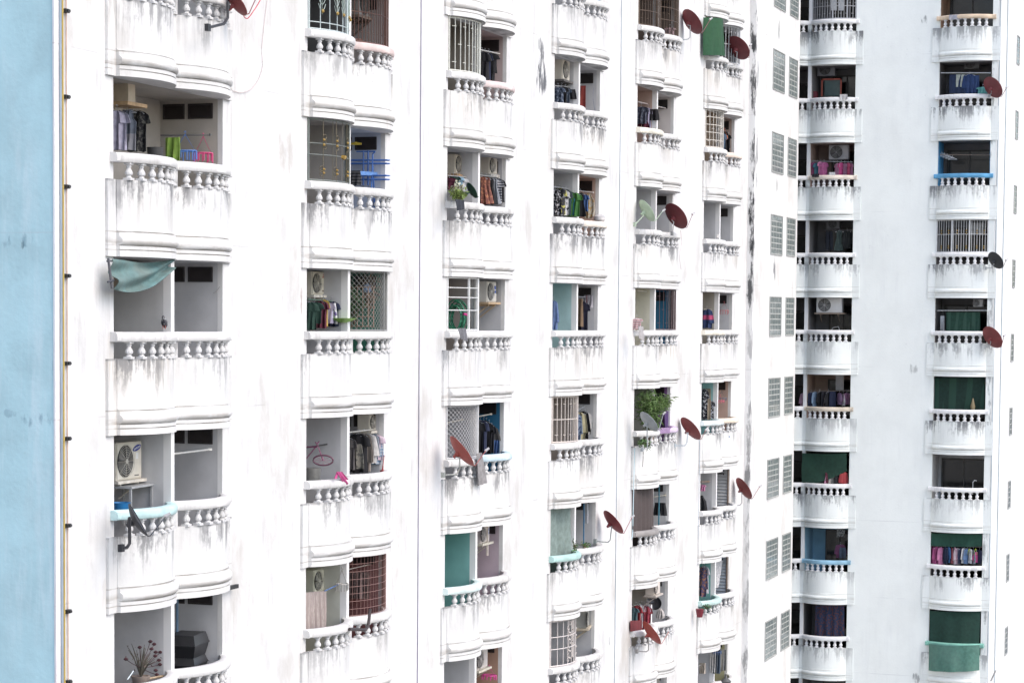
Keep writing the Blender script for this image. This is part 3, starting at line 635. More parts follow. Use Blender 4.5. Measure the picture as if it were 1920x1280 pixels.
# ------------------------------------------------------------------ security grilles, fixed in the openings along the curved rail
def gpath(sh,i,inset=.10):
    a0,a1=sh.bays[i]; return lambda u:(a0+.02+(a1-a0-.04)*u,-(BASE+sh.bow(a0+.02+(a1-a0-.04)*u))+inset)
def grille(s,k,i,style,col,nb=16,hs=(0,.33,.66,1),split=(),r=.010,accent=None,z0=1.685,z1=2.89,inset=.07,metal=.1):
    sh=SHP[kind_of(s)]; f=gpath(sh,i,inset); b=MB(); m=M_(col,.45,.12,metal)
    U=[q/30 for q in range(31)]; Zt=lambda t:z0+(z1-z0)*t
    for t in hs:
        rr=r*1.7 if t in(0,1) else r*1.1
        b.tube([(*f(u),Zt(t)+(rr if t==0 else -rr if t==1 else 0)) for u in U],rr,5)
    for u in (0,1)+tuple(split): x,y=f(u); b.box(x-.022,x+.022,y-.022,y+.022,z0,z1)
    if style in('bars','scroll','tulip','flower','plain'):
        for q in range(1,nb): x,y=f(q/nb); b.tube([(x,y,z0),(x,y,z1)],r,5)
    if style=='bars':
        for q in range(0,nb,2):                      # short links that stagger the bars
            for t in (.17,.5,.83):
                x,y=f((q+.5+(t==.5))/nb if q+1.5<nb else .97); x2,y2=f(min(1,(q+1.2+(t==.5))/nb)); b.tube([(x,y,Zt(t)),(x2,y2,Zt(t))],r*.8,4)
    if style=='mesh':
        n=18; dz=(z1-z0); per=(sh.bays[i][1]-sh.bays[i][0])
        for q in range(-n,n+1):
            for sg in(1,-1):
                pts=[]
                for t in range(21):
                    v=t/20; u=q/n*1.0+(v*dz/per)*1.0 if sg>0 else q/n+1-(v*dz/per)
                    if 0<=u<=1: x,y=f(u); pts.append((x,y-.004*sg,Zt(v)))
                if len(pts)>1: b.tube(pts,.0042,3)
    o=BALC[s,k]; g=b.build('security_grille',m,o,50)
    acc=MB()
    def circ(u,t,ru,dy=-.012,rr=.008,n=12,ph0=0,turns=1.):
        pts=[]
        for q in range(int(n*turns)+1):
            a=2*math.pi*q/n+ph0; uu=min(1,max(0,u+ru*math.cos(a)/1.9)); x,y=f(uu); pts.append((x,y+dy,Zt(t)+ru*math.sin(a)))
        acc.tube(pts,rr,4)
    def disc(u,t,ra):
        x,y=f(u); acc.tube([(x,y-.02,Zt(t)),(x,y-.05,Zt(t))],[ra,ra*.6],7)
    if style=='scroll':
        for u in accent[1]:
            acc.tube([f(u)+(Zt(.08),),f(u)+(Zt(.94),)],.008,4)
            for t in (.12,.2,.28,.36,.5,.58,.66,.8,.9): circ(u+(.028 if int(t*50)%2 else -.028),t,.05)
            if len(accent)>2:
                for t in (.15,.3,.55,.7): disc(u,t,.03)
    if style=='tulip':
        for u in accent[1]:
            for w_ in(0.,.0):
                x,y=f(u); acc.tube([(x,y-.01,Zt(.25)),(x,y-.01,Zt(1))],.008,4)
            for q in range(7):
                t=.30+.1*q
                for sg in(-1,1):
                    p=[f(min(1,max(0,u+sg*d/1.9)))+(Zt(t)+dz,) for d,dz in((0,0),(.05,.05),(.085,.14))]
                    acc.tube([(a,c-.012,z) for a,c,z in p],.007,4)
    if style=='butterfly':
        for u in (.30,.5,.78):
            x,y=f(u); acc.tube([(x,y-.008,z0),(x,y-.008,z1)],.006,4)
        for u in (.16,.36,.64,.93):
            x,y=f(u); b2=acc; b2.tube([(x,y-.008,z0),(x,y-.008,z1)],.008,4)
            for t in(.12,.2,.55,.63,.71): circ(u+(.02 if int(t*100)%2 else -.02),t,.045,n=10)
    if accent and style!='bars' and acc.v: acc.build('grille_ornament',M_(accent[0],.5,.2),o,50)
    if style in('tulip','butterfly','flower'):
        gm=M_((.30,.19,.04),.5,.2)
        for u in accent[1] if style!='butterfly' else (.16,.36,.64,.93):
            for t in ((.30,) if style=='tulip' else (.13,.19,.58,.66)):
                acc=MB(); disc(u,t,(.04 if style=='tulip' else .028)); acc.build('flower_ornament',gm,o,50)
        if style=='butterfly':
            acc=MB(); x,y=f(.5)
            for sg in(-1,1): acc.tube([(x+sg*.05,y-.03,Zt(.40)+.03),(x,y-.03,Zt(.40)-.02)],[.05,.02],6)
            acc.build('butterfly_ornament',gm,o,50)
    return g
# ------------------------------------------------------------------ greenery
def leafy(name,desc,P,rx,ry,rz,n,col,leaf=.07,stem=(.12,.08,.05),slim=.35,cat='plant',droop=0.,pot=None,branches=9,seed=1):
    r=random.Random(seed); e=empty(name,P,0); tag(e,desc,cat,'potted plants on the balconies'); st=MB(); lf=MB()
    tips=[]
    for q in range(branches):
        a=r.uniform(0,6.28); t=Vector((rx*math.cos(a)*r.uniform(.3,1),ry*math.sin(a)*r.uniform(.3,1),rz*r.uniform(.5,1)*(1 if not droop else r.uniform(-.6,1))))
        mid=t*.5+Vector((0,0,.12*rz)); st.tube([(0,0,0),mid,t],[.014,.010,.004],5); tips.append((mid,t))
    for q in range(n):
        mid,t=r.choice(tips); p=mid.lerp(t,r.uniform(-.4,1.1))+Vector((r.gauss(0,.16*rx),r.gauss(0,.16*ry),r.gauss(0,.14*rz)))
        d=Vector((r.gauss(0,1),r.gauss(0,1),r.gauss(-.1,.7))).normalized(); s=d.cross(Vector((r.gauss(0,1),r.gauss(0,1),r.gauss(0,1)))).normalized()
        L=leaf*r.uniform(.6,1.3); w=L*slim
        lf.add([p,p+d*L*.5+s*w*.5,p+d*L-Vector((0,0,L*.15)),p+d*L*.5-s*w*.5],[(0,1,2,3)])
    st.build('stem',M_(stem,.8,.3),e)
    k=('leaf',tuple(col))
    if k not in MATS:
        m,nt,bs=nodes('leaf'); f=ramp(nt,noise(nt,7,3,N(nt,'ShaderNodeTexCoord').outputs['Object']),.3,.7)
        nt.links.new(mix(nt,f,tuple(c*.5 for c in col),tuple(c*1.5 for c in col)),bs.inputs['Base Color']); bs.inputs['Roughness'].default_value=.6; MATS[k]=m
    lf.build('foliage',MATS[k],e,0)
    if pot: MB().lathe([(-.26,.10),(-.24,.11),(-.03,.15),(0,.16),(.02,.16),(.02,.13),(0,.12)],14).build('pot',M_(pot,.7,.2),e)
    return e
BK=(.014,.014,.018); NV=(.02,.03,.08); WH=(.72,.72,.74); GRY=(.28,.30,.34); LIL=(.50,.46,.66); PNK=(.70,.22,.42); HOT=(.62,.05,.26); RED=(.36,.02,.03); MAR=(.13,.012,.04); BLU=(.03,.10,.30); LBL=(.22,.42,.70); GRN=(.05,.22,.03); DGN=(.02,.07,.05); YEL=(.72,.48,.04); BEI=(.55,.47,.36); PUR=(.20,.08,.30); TEA=(.03,.30,.32); ORG=(.75,.18,.04)
# ---- services at the left corner
x0=31.27
yc=empty('cable_run',(31.47,-.03,-32)); tag(yc,'yellow cable running down the left corner beside the blue wall','cable')
MB().tube([(0,0,0),(0,0,49)],.018,7).build('cable',M_((.46,.33,.08),.6,.15),yc)
MB().tube([(.125,.005,0),(.125,.005,49)],.011,6).build('bonding_wire',M_((.55,.38,.30),.6,.2),yc)
for yy in (21,182,350,517,681,822,985,1146,1278):
    p=atY(121,yy,0); MB().box(.05,.17,-.035,.03,p.z+32-.03,p.z+32+.03).box(.08,.15,-.06,-.035,p.z+32-.018,p.z+32+.018).build('clip',M_((.03,.03,.03),.5),yc)
tag(MB().tube([(0,0,0),(0,0,49)],.022,7).build('drain_pipe',M_((.30,.36,.42),.6,.3,0,.6),None,40,(31.405,-.03,-32)),'thin grey pipe just left of the yellow corner cable','pipe','thin vertical lines on the facade')
tag(MB().tube([(0,0,0),(0,0,49)],.010,7).build('drain_pipe',M_((.26,.24,.33),.6,.3,0,.6),None,40,(46.62,-.015,-32)),'thin dark violet line down the wall left of the third balcony stack','pipe','thin vertical lines on the facade')
tag(MB().tube([(0,0,0),(0,0,49)],.010,7).build('drain_pipe',M_((.36,.42,.47),.6,.3,0,.6),None,40,(61.82,-.015,-32)),'thin bluish line down the wall left of the fifth balcony stack','pipe','thin vertical lines on the facade')
tag(MB().tube([(0,0,0),(0,0,49)],.03,8).build('drain_pipe',M_((.42,.47,.50),.6,.3,0,.6),None,40,(86.02,-7.30,-32)),'grey pipe down the corner of the shaded wing','pipe','thin vertical lines on the facade')
tag(MB().tube([(0,0,0),(0,0,49)],.018,8).build('drain_pipe',M_((.42,.50,.54),.6,.3,0,.6),None,40,(88.4,-7.27,-32)),'thin pale blue line on the sunlit side wall at far right','pipe','thin vertical lines on the facade')
def wire(pts,Y,r,col,desc):
    W=[atY(x,y,Y) for x,y in pts]; c=W[0]
    fine=[]
    for i in range(len(W)-1):
        for q in range(4):
            t=q/4; p0=W[max(i-1,0)];p1=W[i];p2=W[i+1];p3=W[min(i+2,len(W)-1)]
            fine.append(.5*((2*p1)+(p2-p0)*t+(2*p0-5*p1+4*p2-p3)*t*t+(3*p1-p0-3*p2+p3)*t**3)-c)
    fine.append(W[-1]-c); return tag(MB().tube(fine,r,5).build('loose_wire',M_(col,.6,.1),None,40,c),desc,'wire','loose wires on the facade')
wire([(455,22),(458,32),(464,35),(472,26),(484,8),(492,-8)],-.35,.009,(.5,.04,.06),'red wire looping from the cut off dish at top left')
wire([(501,0),(496,40),(491,90),(492,125),(484,150),(470,168),(452,174),(436,170)],-.02,.006,(.55,.45,.44),'faint thin wire curving down the wall between first two stacks')
wire([(1311,824),(1312,850),(1311,900),(1310,960),(1309,1010)],-.05,.010,(.42,.47,.52),'pale wire hanging left of the sixth stack under a red dish')
wire([(1190,840),(1189,880),(1187,960),(1186,1000),(1184,1010)],-.10,.014,(.45,.58,.62),'pale blue wire hanging down left side of the brown curtain')
wire([(1276,432),(1278,455),(1274,480),(1277,505)],-.06,.005,(.5,.35,.35),'thin wire dangling under the red dish of the fifth stack')
wire([(1206,842),(1206,855),(1205,875)],-.5,.01,(.2,.17,.15),'short wire hanging below the grey dish mount')
# =============================== stack A
b=MB().box(-.34,.34,-.22,.22,-.03,.03); P=inpt('A',236,197,.42); tag(b.build('wall_shelf',M_((.45,.30,.16),.7,.3),None,0,P),'brown wooden shelf high at the left jamb '+where('A',0),'shelf')
P=inpt('A',233,173,.45); tag(MB().box(-.12,.12,-.14,.14,-.18,.18).box(-.125,.125,-.145,.145,.18,.2).build('storage_box',M_((.55,.47,.36),.7,.1),None,0,P),'beige upright box on the wooden shelf '+where('A',0),'box')
rod('A',0,214,203,252,199,.42,(.3,.25,.2),'short rod under the wooden shelf')
G('A',0,'tee',219,207,281,(.46,.44,.58),'pale lilac shirt nearest the jamb',.5,.36,6)
G('A',0,'tank',239,205,282,(.17,.20,.26),'grey tank top with paler yoke',.50,.42,-4,pat='hem',col2=(.36,.36,.40))
G('A',0,'tee',257,207,284,BK,'dark t-shirt behind the grey tank top',.5,.46,8,pat='floral',col2=(.10,.10,.09))
rod('A',0,301,254,394,253,.75,(.08,.08,.08),'dark rod at mid height of the side wall',.012,.10)
G('A',0,'towel',323,258,302,(.26,.46,.03),'bright lime green cloth',.32,.35,-10,cat='towel')
clip_hanger('A',0,347,252,302,46,(.12,.25,.62),'blue peg hanger full of pegs',.28)
clip_hanger('A',0,381,256,306,36,(.72,.10,.25),'pink peg hanger by the right wall',.2)
P=inpt('A',291,290,.5); tag(MB().lathe([(0,.10),(.02,.12),(.3,.14),(.32,.145),(.32,.12)],14).build('bin',M_((.05,.05,.05),.6),None,40,P+Vector((0,0,-.2))),'dark bin standing by the inner corner '+where('A',0),'bin')
sheet('awning_cloth','teal cloth tied across the upper left of the second opening, first stack','tarpaulin',[(207,486),(325,486),(318,509),(216,541)],-.22,cloth((.12,.27,.27),(.24,.26,.22),'wash'),26,18,.085,3.0,.17,vert=False,dY=(0,0,-.05,-.1))
t=MB().tube([(0,0,0),atY(210,541,-.30)-atY(203,484,-.22)],.022,7); t.tube([(-.04,0,-.05),(.12,-.02,-.04)],.016,6); q=atY(209,529,-.3)-atY(203,484,-.22); t.tube([q+Vector((-.12,0,.0)),q+Vector((.08,0,.03))],.016,6)
tag(t.build('awning_pole',M_((.06,.06,.07),.5),None,40,atY(203,484,-.22)),'dark pole carrying left edge of the teal cloth','pole')
AC('A',1,239,516,44,'boxed unit half hidden behind the teal cloth',.6,(.42,.33,.24),.15,None,None)
e=empty('pigeon',atY(308,619,-.12)+Vector((0,0,.02)),R_(200)); tag(e,'small black and white pigeon perched on the rail of second opening, first stack','pigeon')
bd=MB().lathe([(-.14,.008),(-.11,.03),(-.06,.055),(0,.062),(.05,.05),(.085,.03),(.11,.026),(.135,.03),(.155,.024),(.17,.006)],12)
bd.v=[(v[2]*.85+.0,v[1]*.9,v[2]*.62+v[0]*.85+.11) for v in bd.v]; bd.build('body',cloth((.10,.10,.12),(.6,.6,.62),'blotch'),e)
for sg in(-1,1): MB().tube([(0,.02*sg,.06),(.01,.02*sg,0)],.006,5).build('leg',M_((.4,.12,.1),.6),e)
MB().tube([(.135,0,.212),(.165,0,.20)],[.009,.002],5).build('beak',M_((.1,.1,.1),.5),e)
wire([(414,534),(406,546),(400,549)],.06,.006,(.2,.2,.2),'short dark wire on side wall of second opening, first stack')
AC('A',2,229,863,70,'large cream unit with a blue oval badge',.62,(.70,.66,.57),-.17,mark_oval,(.66,.62,.55))
e=empty('side_table',inpt('A',240,950,.55)+Vector((0,0,-.35)),R_(4)); tag(e,'grey metal table under the cream unit with the oval badge','table')
MB().box(-.5,.42,-.3,.3,.70,.735).build('table_top',M_((.38,.39,.40),.4,.2),e)
for xx in(-.46,.38):
    for yy in(-.26,.26): MB().box(xx-.018,xx+.018,yy-.018,yy+.018,0,.70).build('leg',M_((.35,.36,.37),.4),e)
P=inpt('A',226,955,.12); tag(MB().lathe([(-.10,.12),(.10,.16),(.12,.17),(.12,.14),(-.08,.10)],16).build('bucket',M_((.02,.16,.38),.4),None,40,P),'blue bucket behind the teal rail '+where('A',2),'bucket')
rod('A',2,322,851,394,842,.16,(.70,.68,.62),'white rod crossing the right bay',.018)
dish(259,974,[(243,944),(277,1004)],.10,'black dish seen edge on over the teal rail of the first stack',(.035,.035,.04),lnb=(309,968),mast=[(243,970),(243,1018),(238,1026),(229,1027)],mcol=(.03,.03,.035),mastr=.028,metal=0,arm=(.03,.03,.035))
P=atY(264,1268,.16)
e=leafy('flower_pot_plant','bare branched pot plant with dark red blossoms in the lowest opening, first stack',P,.34,.3,.55,26,(.10,.07,.06),.05,(.10,.09,.07),.4,branches=16,pot=(.25,.2,.17),seed=5)
fl=MB(); r=random.Random(3)
for (x,y) in ((282,1202),(289,1207),(292,1222),(301,1222),(291,1229),(298,1237),(300,1245),(292,1256),(294,1264),(236,1235),(262,1213),(284,1216)):
    q=atY(x,y,.16)-P; fl.lathe([(-.025,.01),(-.01,.035),(.01,.04),(.03,.012)],7,tuple(q))
for (x,y) in ((282,1202),(289,1207),(301,1222),(298,1237),(300,1245),(294,1264),(236,1235),(262,1213)): fl.tube([(0,0,.15),(atY(x,y,.16)-P)*.6+Vector((0,0,.05)),atY(x,y,.16)-P],.006,4)
fl.build('blossom',M_((.06,.022,.028),.7,.3),e)
tag(MB().tube([(0,0,0),atY(315,1265,.1)-atY(275,1272,.1)],.022,6).build('wood_plank',M_((.40,.30,.20),.8,.3),None,40,atY(275,1272,.1)),'wooden lath lying beside the red blossom plant','plank')
tag(MB().tube([(0,0,0),atY(250,1257,-.1)-atY(239,1273,-.1)],.010,5).build('stick',M_((.6,.68,.7),.5),None,40,atY(239,1273,-.1)),'short pale stick leaning left of the red blossom plant','stick')
for i,(y0,y1,xs_) in enumerate(((1186,1228,(327,381)),(1228,1258,(327,377)))):
    P=inpt('A',351,y1,.42); h=sz(P,y1-y0); w=.80 if i==0 else .76
    e=empty('foam_box',P,R_(8)); tag(e,('upper' if i==0 else 'lower')+' of two stacked black foam boxes in the lowest opening, first stack','box','stacked black boxes')
    def frus(w0,w1,z0,z1): 
        return MB().add([(sx*ww/2,sy*ww*.36,zz) for zz,ww in((z0,w0),(z1,w1)) for sx,sy in((-1,-1),(1,-1),(1,1),(-1,1))],[(3,2,1,0),(4,5,6,7)]+[(q,(q+1)%4,4+(q+1)%4,4+q) for q in range(4)])
    frus(w*.8,w*.96,0,h*.52).build('box_body',M_((.015,.015,.017),.45),e,0); frus(w,w,h*.52,h*.57).build('rim',M_((.02,.02,.022),.4),e,0); frus(w*.97,w*.82,h*.57,h).build('lid',M_((.028,.028,.03),.4),e,0)
tag(MB().tube([(0,0,0),(0,0,-1.9)],.025,8).build('water_pipe',M_((.12,.2,.3),.5),None,40,atY(332,1118,.7)),'dark blue pipe behind the stacked black boxes','pipe')
tag(MB().box(0,.56,-.03,.03,-.035,.035).build('rail_bar',M_((.03,.03,.03),.6),None,0,atY(419,1104,-.12)),'black bar poking out right of the lowest opening, first stack','bar')
dish(444,6,[(428,-18),(461,26)],.35,'red dish cut by the top edge above the first stack',lnb=(480,-5),mast=[(427,5),(427,34),(420,45),(391,52)],mcol=(.05,.05,.055),mastr=.026)
# =============================== stack B
grille('B',-1,0,'tulip',(.50,.56,.55),8,(0,.12,.98,1),(.62,),.009,((.38,.46,.42),(.14,.36,.50,.70,.86)))
grille('B',-1,1,'bars',(.10,.045,.03),22,(0,.5,1),(.60,),.009)
AC('B',-1,672,8,48,'unit behind the brown bars',.5,(.35,.33,.31),-.02,None,(.2,.15,.12))
sheet('shoe_rack','brown slatted tray behind the brown bars of top opening, second stack','tray',[(656,72),(678,73),(678,78),(656,77)],.2,M_((.16,.07,.05),.7),6,4,.003,1)
grille('B',0,0,'butterfly',(.16,.18,.165),6,(0,.42,.60,.98,1),(.80,),.010,((.11,.09,.05),(.2,)))
e=empty('drying_frame',inpt('B',690,352,.30)+Vector((0,0,-.45)),R_(-80)); tag(e,'blue tubular clothes drying frame in the second opening, second stack','drying rack')
mm=M_((.05,.14,.42),.4); b=MB()
for dx in(-.42,.10): b.tube([(dx,-.2,0),(dx,.0,1.15),(dx+.05,0,1.2)],.018,6); b.tube([(dx,.2,0),(dx,0,.9)],.018,6)
for z in(.62,.70,.95,1.02): b.tube([(-.5,.12,z),(.42,.12,z),(.46,.0,z),(.42,-.12,z),(-.5,-.12,z)],.012,6,True)
b.tube([(-.1,0,.5),(-.1,0,1.22)],.02,6); b.tube([(0,0,.5),(0,0,1.22)],.02,6); b.tube([(-.25,0,1.2),(.15,0,1.2)],.016,6)
b.build('frame',mm,e)
sheet('airer_fringe','light blue frilled mat hanging on the blue drying frame','mat',[(676,321),(722,324),(722,331),(676,328)],.18,cloth((.12,.32,.75)),20,4,.02,9)
G('B',0,'towel',661,320,348,BK,'black striped cloth beside the blue frame',.36,.3,0,pat='stripe',col2=(.10,.10,.11),cat='cloth')
P=inpt('B',667,270,.4); e=empty('toy_plane',P,R_(-80)); tag(e,'small yellow toy plane hanging by the vents, second stack','toy')
MB().tube([(-.14,0,0),(.0,0,.01),(.12,0,0)],[.012,.035,.02],8).build('fuselage',M_((.6,.45,.05),.5),e); MB().box(-.03,.03,-.16,.16,.01,.02).build('wing',M_((.55,.4,.05),.5),e,0)
AC('B',1,586,531,43,'cream unit with a small red three diamond emblem',.62,(.70,.66,.55),-.17,mark_diamonds,(.70,.67,.58))
rod('B',1,577,561,625,565,.3,(.12,.2,.15),'dark green rod')
for a in ((580,566,618,DGN,'dark green top nearest the jamb',.42),(590,566,606,DGN,'dark green shirt with a white collar',.46),(600,563,615,MAR,'maroon garment in the middle of the bunch',.4),(606,561,612,YEL,'yellow garment in the bunch',.34),(612,566,606,LIL,'lilac shirt beside the yellow garment',.42),(617,568,607,WH,'white patterned shorts at the right of the bunch',.36),(622,565,612,NV,'navy top at the far end of the rod',.4)):
    G('B',1,'tee' if a[4].find('shorts')<0 else 'shorts',a[0],a[1],a[2],a[3],a[4],a[5],.30,pat='blotch' if a[3]==WH else None,col2=(.1,.06,.25) if a[3]==WH else None)
P=inpt('B',643,600,.05); tag(MB().lathe([(-.05,.05),(-.03,.14),(0,.20),(.03,.27),(.04,.28),(.035,.24)],18).build('basin',M_((.22,.42,.08),.5,.25),None,40,P),'shallow green basin by the partition of third opening, second stack','basin')
grille('B',1,1,'mesh',(.22,.22,.21),6,(0,1),(.56,.93),.009)
leafy('climbing_plant','reddish climbing plant behind the white mesh grille, second stack',inpt('B',692,590,.12),.3,.3,.85,330,(.13,.09,.055),.10,branches=12,seed=9)
leafy('climbing_plant','green leafy plant low behind the white mesh grille, second stack',inpt('B',664,608,.15),.25,.25,.8,260,(.035,.09,.03),.10,branches=8,seed=10)
P=inpt('B',688,540,.12); tag(MB().lathe([(-.09,.06),(-.05,.10),(.03,.10),(.09,.04)],12).build('hanging_pot',M_((.22,.32,.5),.5),None,40,P),'pale blue hanging pot behind the white mesh grille','pot')
P=inpt('B',675,575,.05); tb=MB()
for q in range(6): tb.tube([(0,-.30+.12*q,-.42),(0,-.30+.12*q,.42)],.012,5)
for q in range(5): tb.tube([(0,-.32,-.4+.2*q),(0,.32,-.4+.2*q)],.012,5)
tag(tb.build('trellis',M_((.30,.2,.14),.7),None,40,P),'brown wooden trellis behind the white mesh grille','trellis')
# row y~838
rod('B',2,574,839,633,829,.40,(.05,.05,.05),'black rod crossing the left bay',.016)
e=empty('child_bicycle',inpt('B',578,862,.30),R_(-78)); tag(e,'pink child bicycle hung up in the fourth opening of the second stack','bicycle')
mp=M_((.20,.05,.11),.5)
for (cx,cz,rr) in ((.30,.0,.20),(-.28,.02,.20)):
    w=MB().tube([(cx+rr*math.cos(t*math.pi/12),0,cz+rr*.5*math.sin(t*math.pi/12)) for t in range(24)],.018,6,True)
    wh=w.build('wheel',M_((.13,.05,.08),.5),e); sp=MB()
    for t in range(8): sp.tube([(cx,0,cz),(cx+rr*math.cos(t*math.pi/4),0,cz+rr*.5*math.sin(t*math.pi/4))],.005,4)
    sp.build('spokes',M_((.4,.25,.3),.4),wh)
b=MB().tube([(.30,0,0),(.18,.02,.30),(-.05,.02,.02),(-.12,.02,.26),(.17,.02,.26)],.017,6); b.tube([(-.28,0,.02),(-.05,.02,.02)],.015,6); b.tube([(-.28,0,.02),(-.12,.02,.26)],.013,6); b.build('frame',mp,e)
MB().tube([(-.20,.02,.30),(-.06,.02,.31)],[.05,.025],7).build('saddle',M_((.25,.04,.12),.5),e); MB().tube([(.18,-.17,.36),(.18,0,.32),(.18,.17,.36)],.013,6).build('handlebar',mp,e)
b=MB().lathe([(-.16,.16),(.12,.19),(.14,.19),(.14,.16)],14); tag(b.build('laundry_basket',M_((.16,.16,.15),.7,.3),None,40,inpt('B',584,885,.25)+Vector((0,0,-.05))),'dark grey basket under the pink bicycle','basket')
sheet('pink_cloth','bright pink cloth draped over the rail of fourth opening, second stack','cloth',[(631,884),(641,884),(652,898),(649,912)],-.46,cloth(HOT),12,12,.02,1.5)
sheet('pink_cloth','thin pink strip left of the draped pink cloth, second stack','cloth',[(631,885),(635,885),(632,897),(628,897)],-.44,cloth(HOT),5,6,.01,1)
AC('B',2,690,791,30,'unit high above the shirts',.55,(.66,.62,.54),-.15,None,(.60,.56,.48))
P=inpt('B',660,790,.9)
rod('B',2,648,811,713,803,.20,(.66,.63,.56),'white rod carrying shirts',.016)
for a in ((655,820,880,'tee',(.10,.09,.09),'dark top nearest the partition',.4,None,None),(663,832,878,'shorts',(.28,.26,.21),'khaki patterned shorts',.5,'blotch',(.10,.10,.09)),(672,812,886,'tee',BK,'black t-shirt behind the khaki shorts',.55,None,None),(682,812,884,'shirt',(.40,.34,.28),'beige shirt beside the black t-shirt',.5,'pinstripe',(.2,.16,.14)),(690,813,868,'shirt',(.62,.60,.58),'cream shirt in the white group',.5,None,None),(695,814,866,'shirt',(.5,.58,.68),'pale blue shirt in the white group',.5,'pinstripe',(.6,.64,.7)),(700,814,870,'shirt',(.20,.33,.5),'checked blue shirt',.48,'stripe',(.5,.55,.62)),(705,815,862,'tee',(.66,.50,.60),'pale pink blouse at far end',.46,None,None)):
    G('B',2,a[3],a[0],a[1],a[2],a[4],a[5],a[6],.22,pat=a[7],col2=a[8])
P=atY(717,884,-.12); tag(MB().tube([(0,0,0),(.02,0,.10),(.10,0,.34)],[.03,.012,.008],6).lathe([(-.02,.05),(.03,.055)],8).build('red_brush',M_((.30,.05,.05),.6),None,40,P),'red stick standing at the right rail end, second stack','stick')
AC('B',3,589,1087,42,'cream unit above the pinkish curtain',.60,(.62,.61,.50),-.17,mark_gray,(.5,.5,.42))
sheet('curtain','pinkish white curtain hanging in the lowest opening of second stack','curtain',[(574,1110),(609,1107),(608,1180),(575,1186)],.12,cloth((.50,.42,.38),(.42,.33,.31),'pinstripe'),40,10,.06,4.5)
wire([(609,1107),(622,1101),(636,1094),(648,1086)],.1,.012,(.1,.2,.45),'blue line from the pinkish curtain to the peg hanger')
clip_hanger('B',3,641,1068,1110,22,(.45,.43,.40),'grey peg hanger crowded with coloured pegs',.0)
grille('B',3,1,'window',(.30,.17,.15),1,(0,.12,.25,.38,.5,.62,.75,.88,1),(.93,),.004)
grille('B',3,1,'plain',(.26,.15,.13),20,(0,1),(),.0045)
rod('B',3,653,1067,695,1057,.3,(.6,.52,.45),'pale rod behind the brown bars')
for x in (664,672,680,686): G('B',3,'towel',x,1072,1122,(.20,.13,.12),'thin brown cloth behind the brown bars',.16,.3,0,cat='cloth')
w=[atY(x,y,-.5) for x,y in((655,1179),(668,1179),(677,1180),(685,1180),(690,1174),(692,1160),(694,1141))]
tag(MB().tube([p-w[0] for p in w],.034,8).build('bent_pipe',M_((.06,.045,.045),.5,.2,.2),None,40,w[0]),'dark bent pipe clamped outside the rail below the brown bars','pipe')
# =============================== stack C
grille('C',-1,0,'bars',(.60,.60,.54),13,(0,1),(.62,),.011)
rod('C',-1,897,93,940,102,.18,(.70,.67,.62),'white rod under the vents',.018)
for a in ((903,97,153,BK,'black shirt nearest the white grille',.5),(909,98,150,NV,'dark blue shirt with a pale collar',.5),(916,99,138,BK,'black t-shirt at the end of the rod',.55),(919,118,156,BK,'black trousers under the t-shirts',.3)):
    G('C',-1,'tee' if 'trousers' not in a[4] else 'pants',a[0],a[1],a[2],a[3],a[4],a[5],.2)
AC('C',0,852,309,36,'cream unit on a wooden shelf, left bay',.55,(.66,.60,.50),-.14,None,(.42,.27,.15))
rod('C',0,838,329,880,333,.25,(.5,.48,.45),'rod under the left unit')
for a in ((843,333,356,MAR,'maroon top at the jamb',.4),(850,331,350,DGN,'green cloth under the left unit',.4),(858,331,356,(.25,.45,.6),'light blue top',.36),(866,334,358,WH,'white top',.36)): G('C',0,'tee',a[0],a[1],a[2],a[3],a[4],a[5],.25)
leafy('potted_plant','green yellow plant spilling over the left rail, second opening of third stack',atY(862,376,-.35),.46,.26,.26,300,(.12,.17,.03),.11,branches=9,seed=21)
leafy('potted_plant','white flowered plant on the left rail, second opening of third stack',atY(858,364,-.30),.16,.15,.24,90,(.50,.50,.38),.06,branches=6,seed=22,slim=.8)
e=dish(885,357,[(876,346),(893,373)],.35,'dark green dish lying behind the rail plants of the third stack',(.015,.06,.035),lnb=(886,366),Y=-.1,metal=0)
sheet('draped_cloth','dark grey cloth over the left rail of second opening, third stack','cloth',[(853,373),(869,375),(870,393),(856,395)],-.53,cloth((.04,.045,.06)),10,8,.02,2)
AC('C',0,915,311,32,'cream unit with a big dark fan, right bay',.35,(.60,.55,.47),-.16,None,(.5,.47,.42))
rod('C',0,897,328,935,333,.15,(.45,.43,.40),'rod under the right unit')
for a in ((903,331,383,(.22,.06,.04),'rust red flowered dress',.42,'floral',(.45,.16,.06)),(911,332,382,(.25,.08,.06),'rust patterned dress behind the first',.42,'floral',(.4,.15,.08)),(918,334,383,BK,'black dress in the middle',.4,None,None),(924,334,382,GRY,'grey shirt right of the black dress',.42,None,None),(930,335,382,WH,'white shirt with dark trim at far end',.44,'stripe',(.05,.05,.08)),(935,336,380,BK,'black top at the right wall',.4,None,None)):
    G('C',0,'dress' if 'dress' in a[5-1] else 'tee',a[0],a[1],a[2],a[3],a[4],a[5],.14,pat=a[6],col2=a[7])
grille('C',1,0,'window',(.74,.74,.72),3,(0,.38,.62,.80,1),(.34,.62,.66,.93),.010)
P=inpt('C',857,600,.2); r=random.Random(8); hs=MB()
for q in range(9):
    rr=r.uniform(.18,.30); hs.tube([(.05*q-.2+.02*math.sin(t),rr*math.cos(t*math.pi/9)*.8,.05+rr*1.4*math.sin(t*math.pi/9)) for t in range(18)],.016,5,True)
tag(hs.build('garden_hose',M_((.03,.22,.12),.5,.3),None,40,P),'coiled green hoses behind the white window frame, third stack','hose')
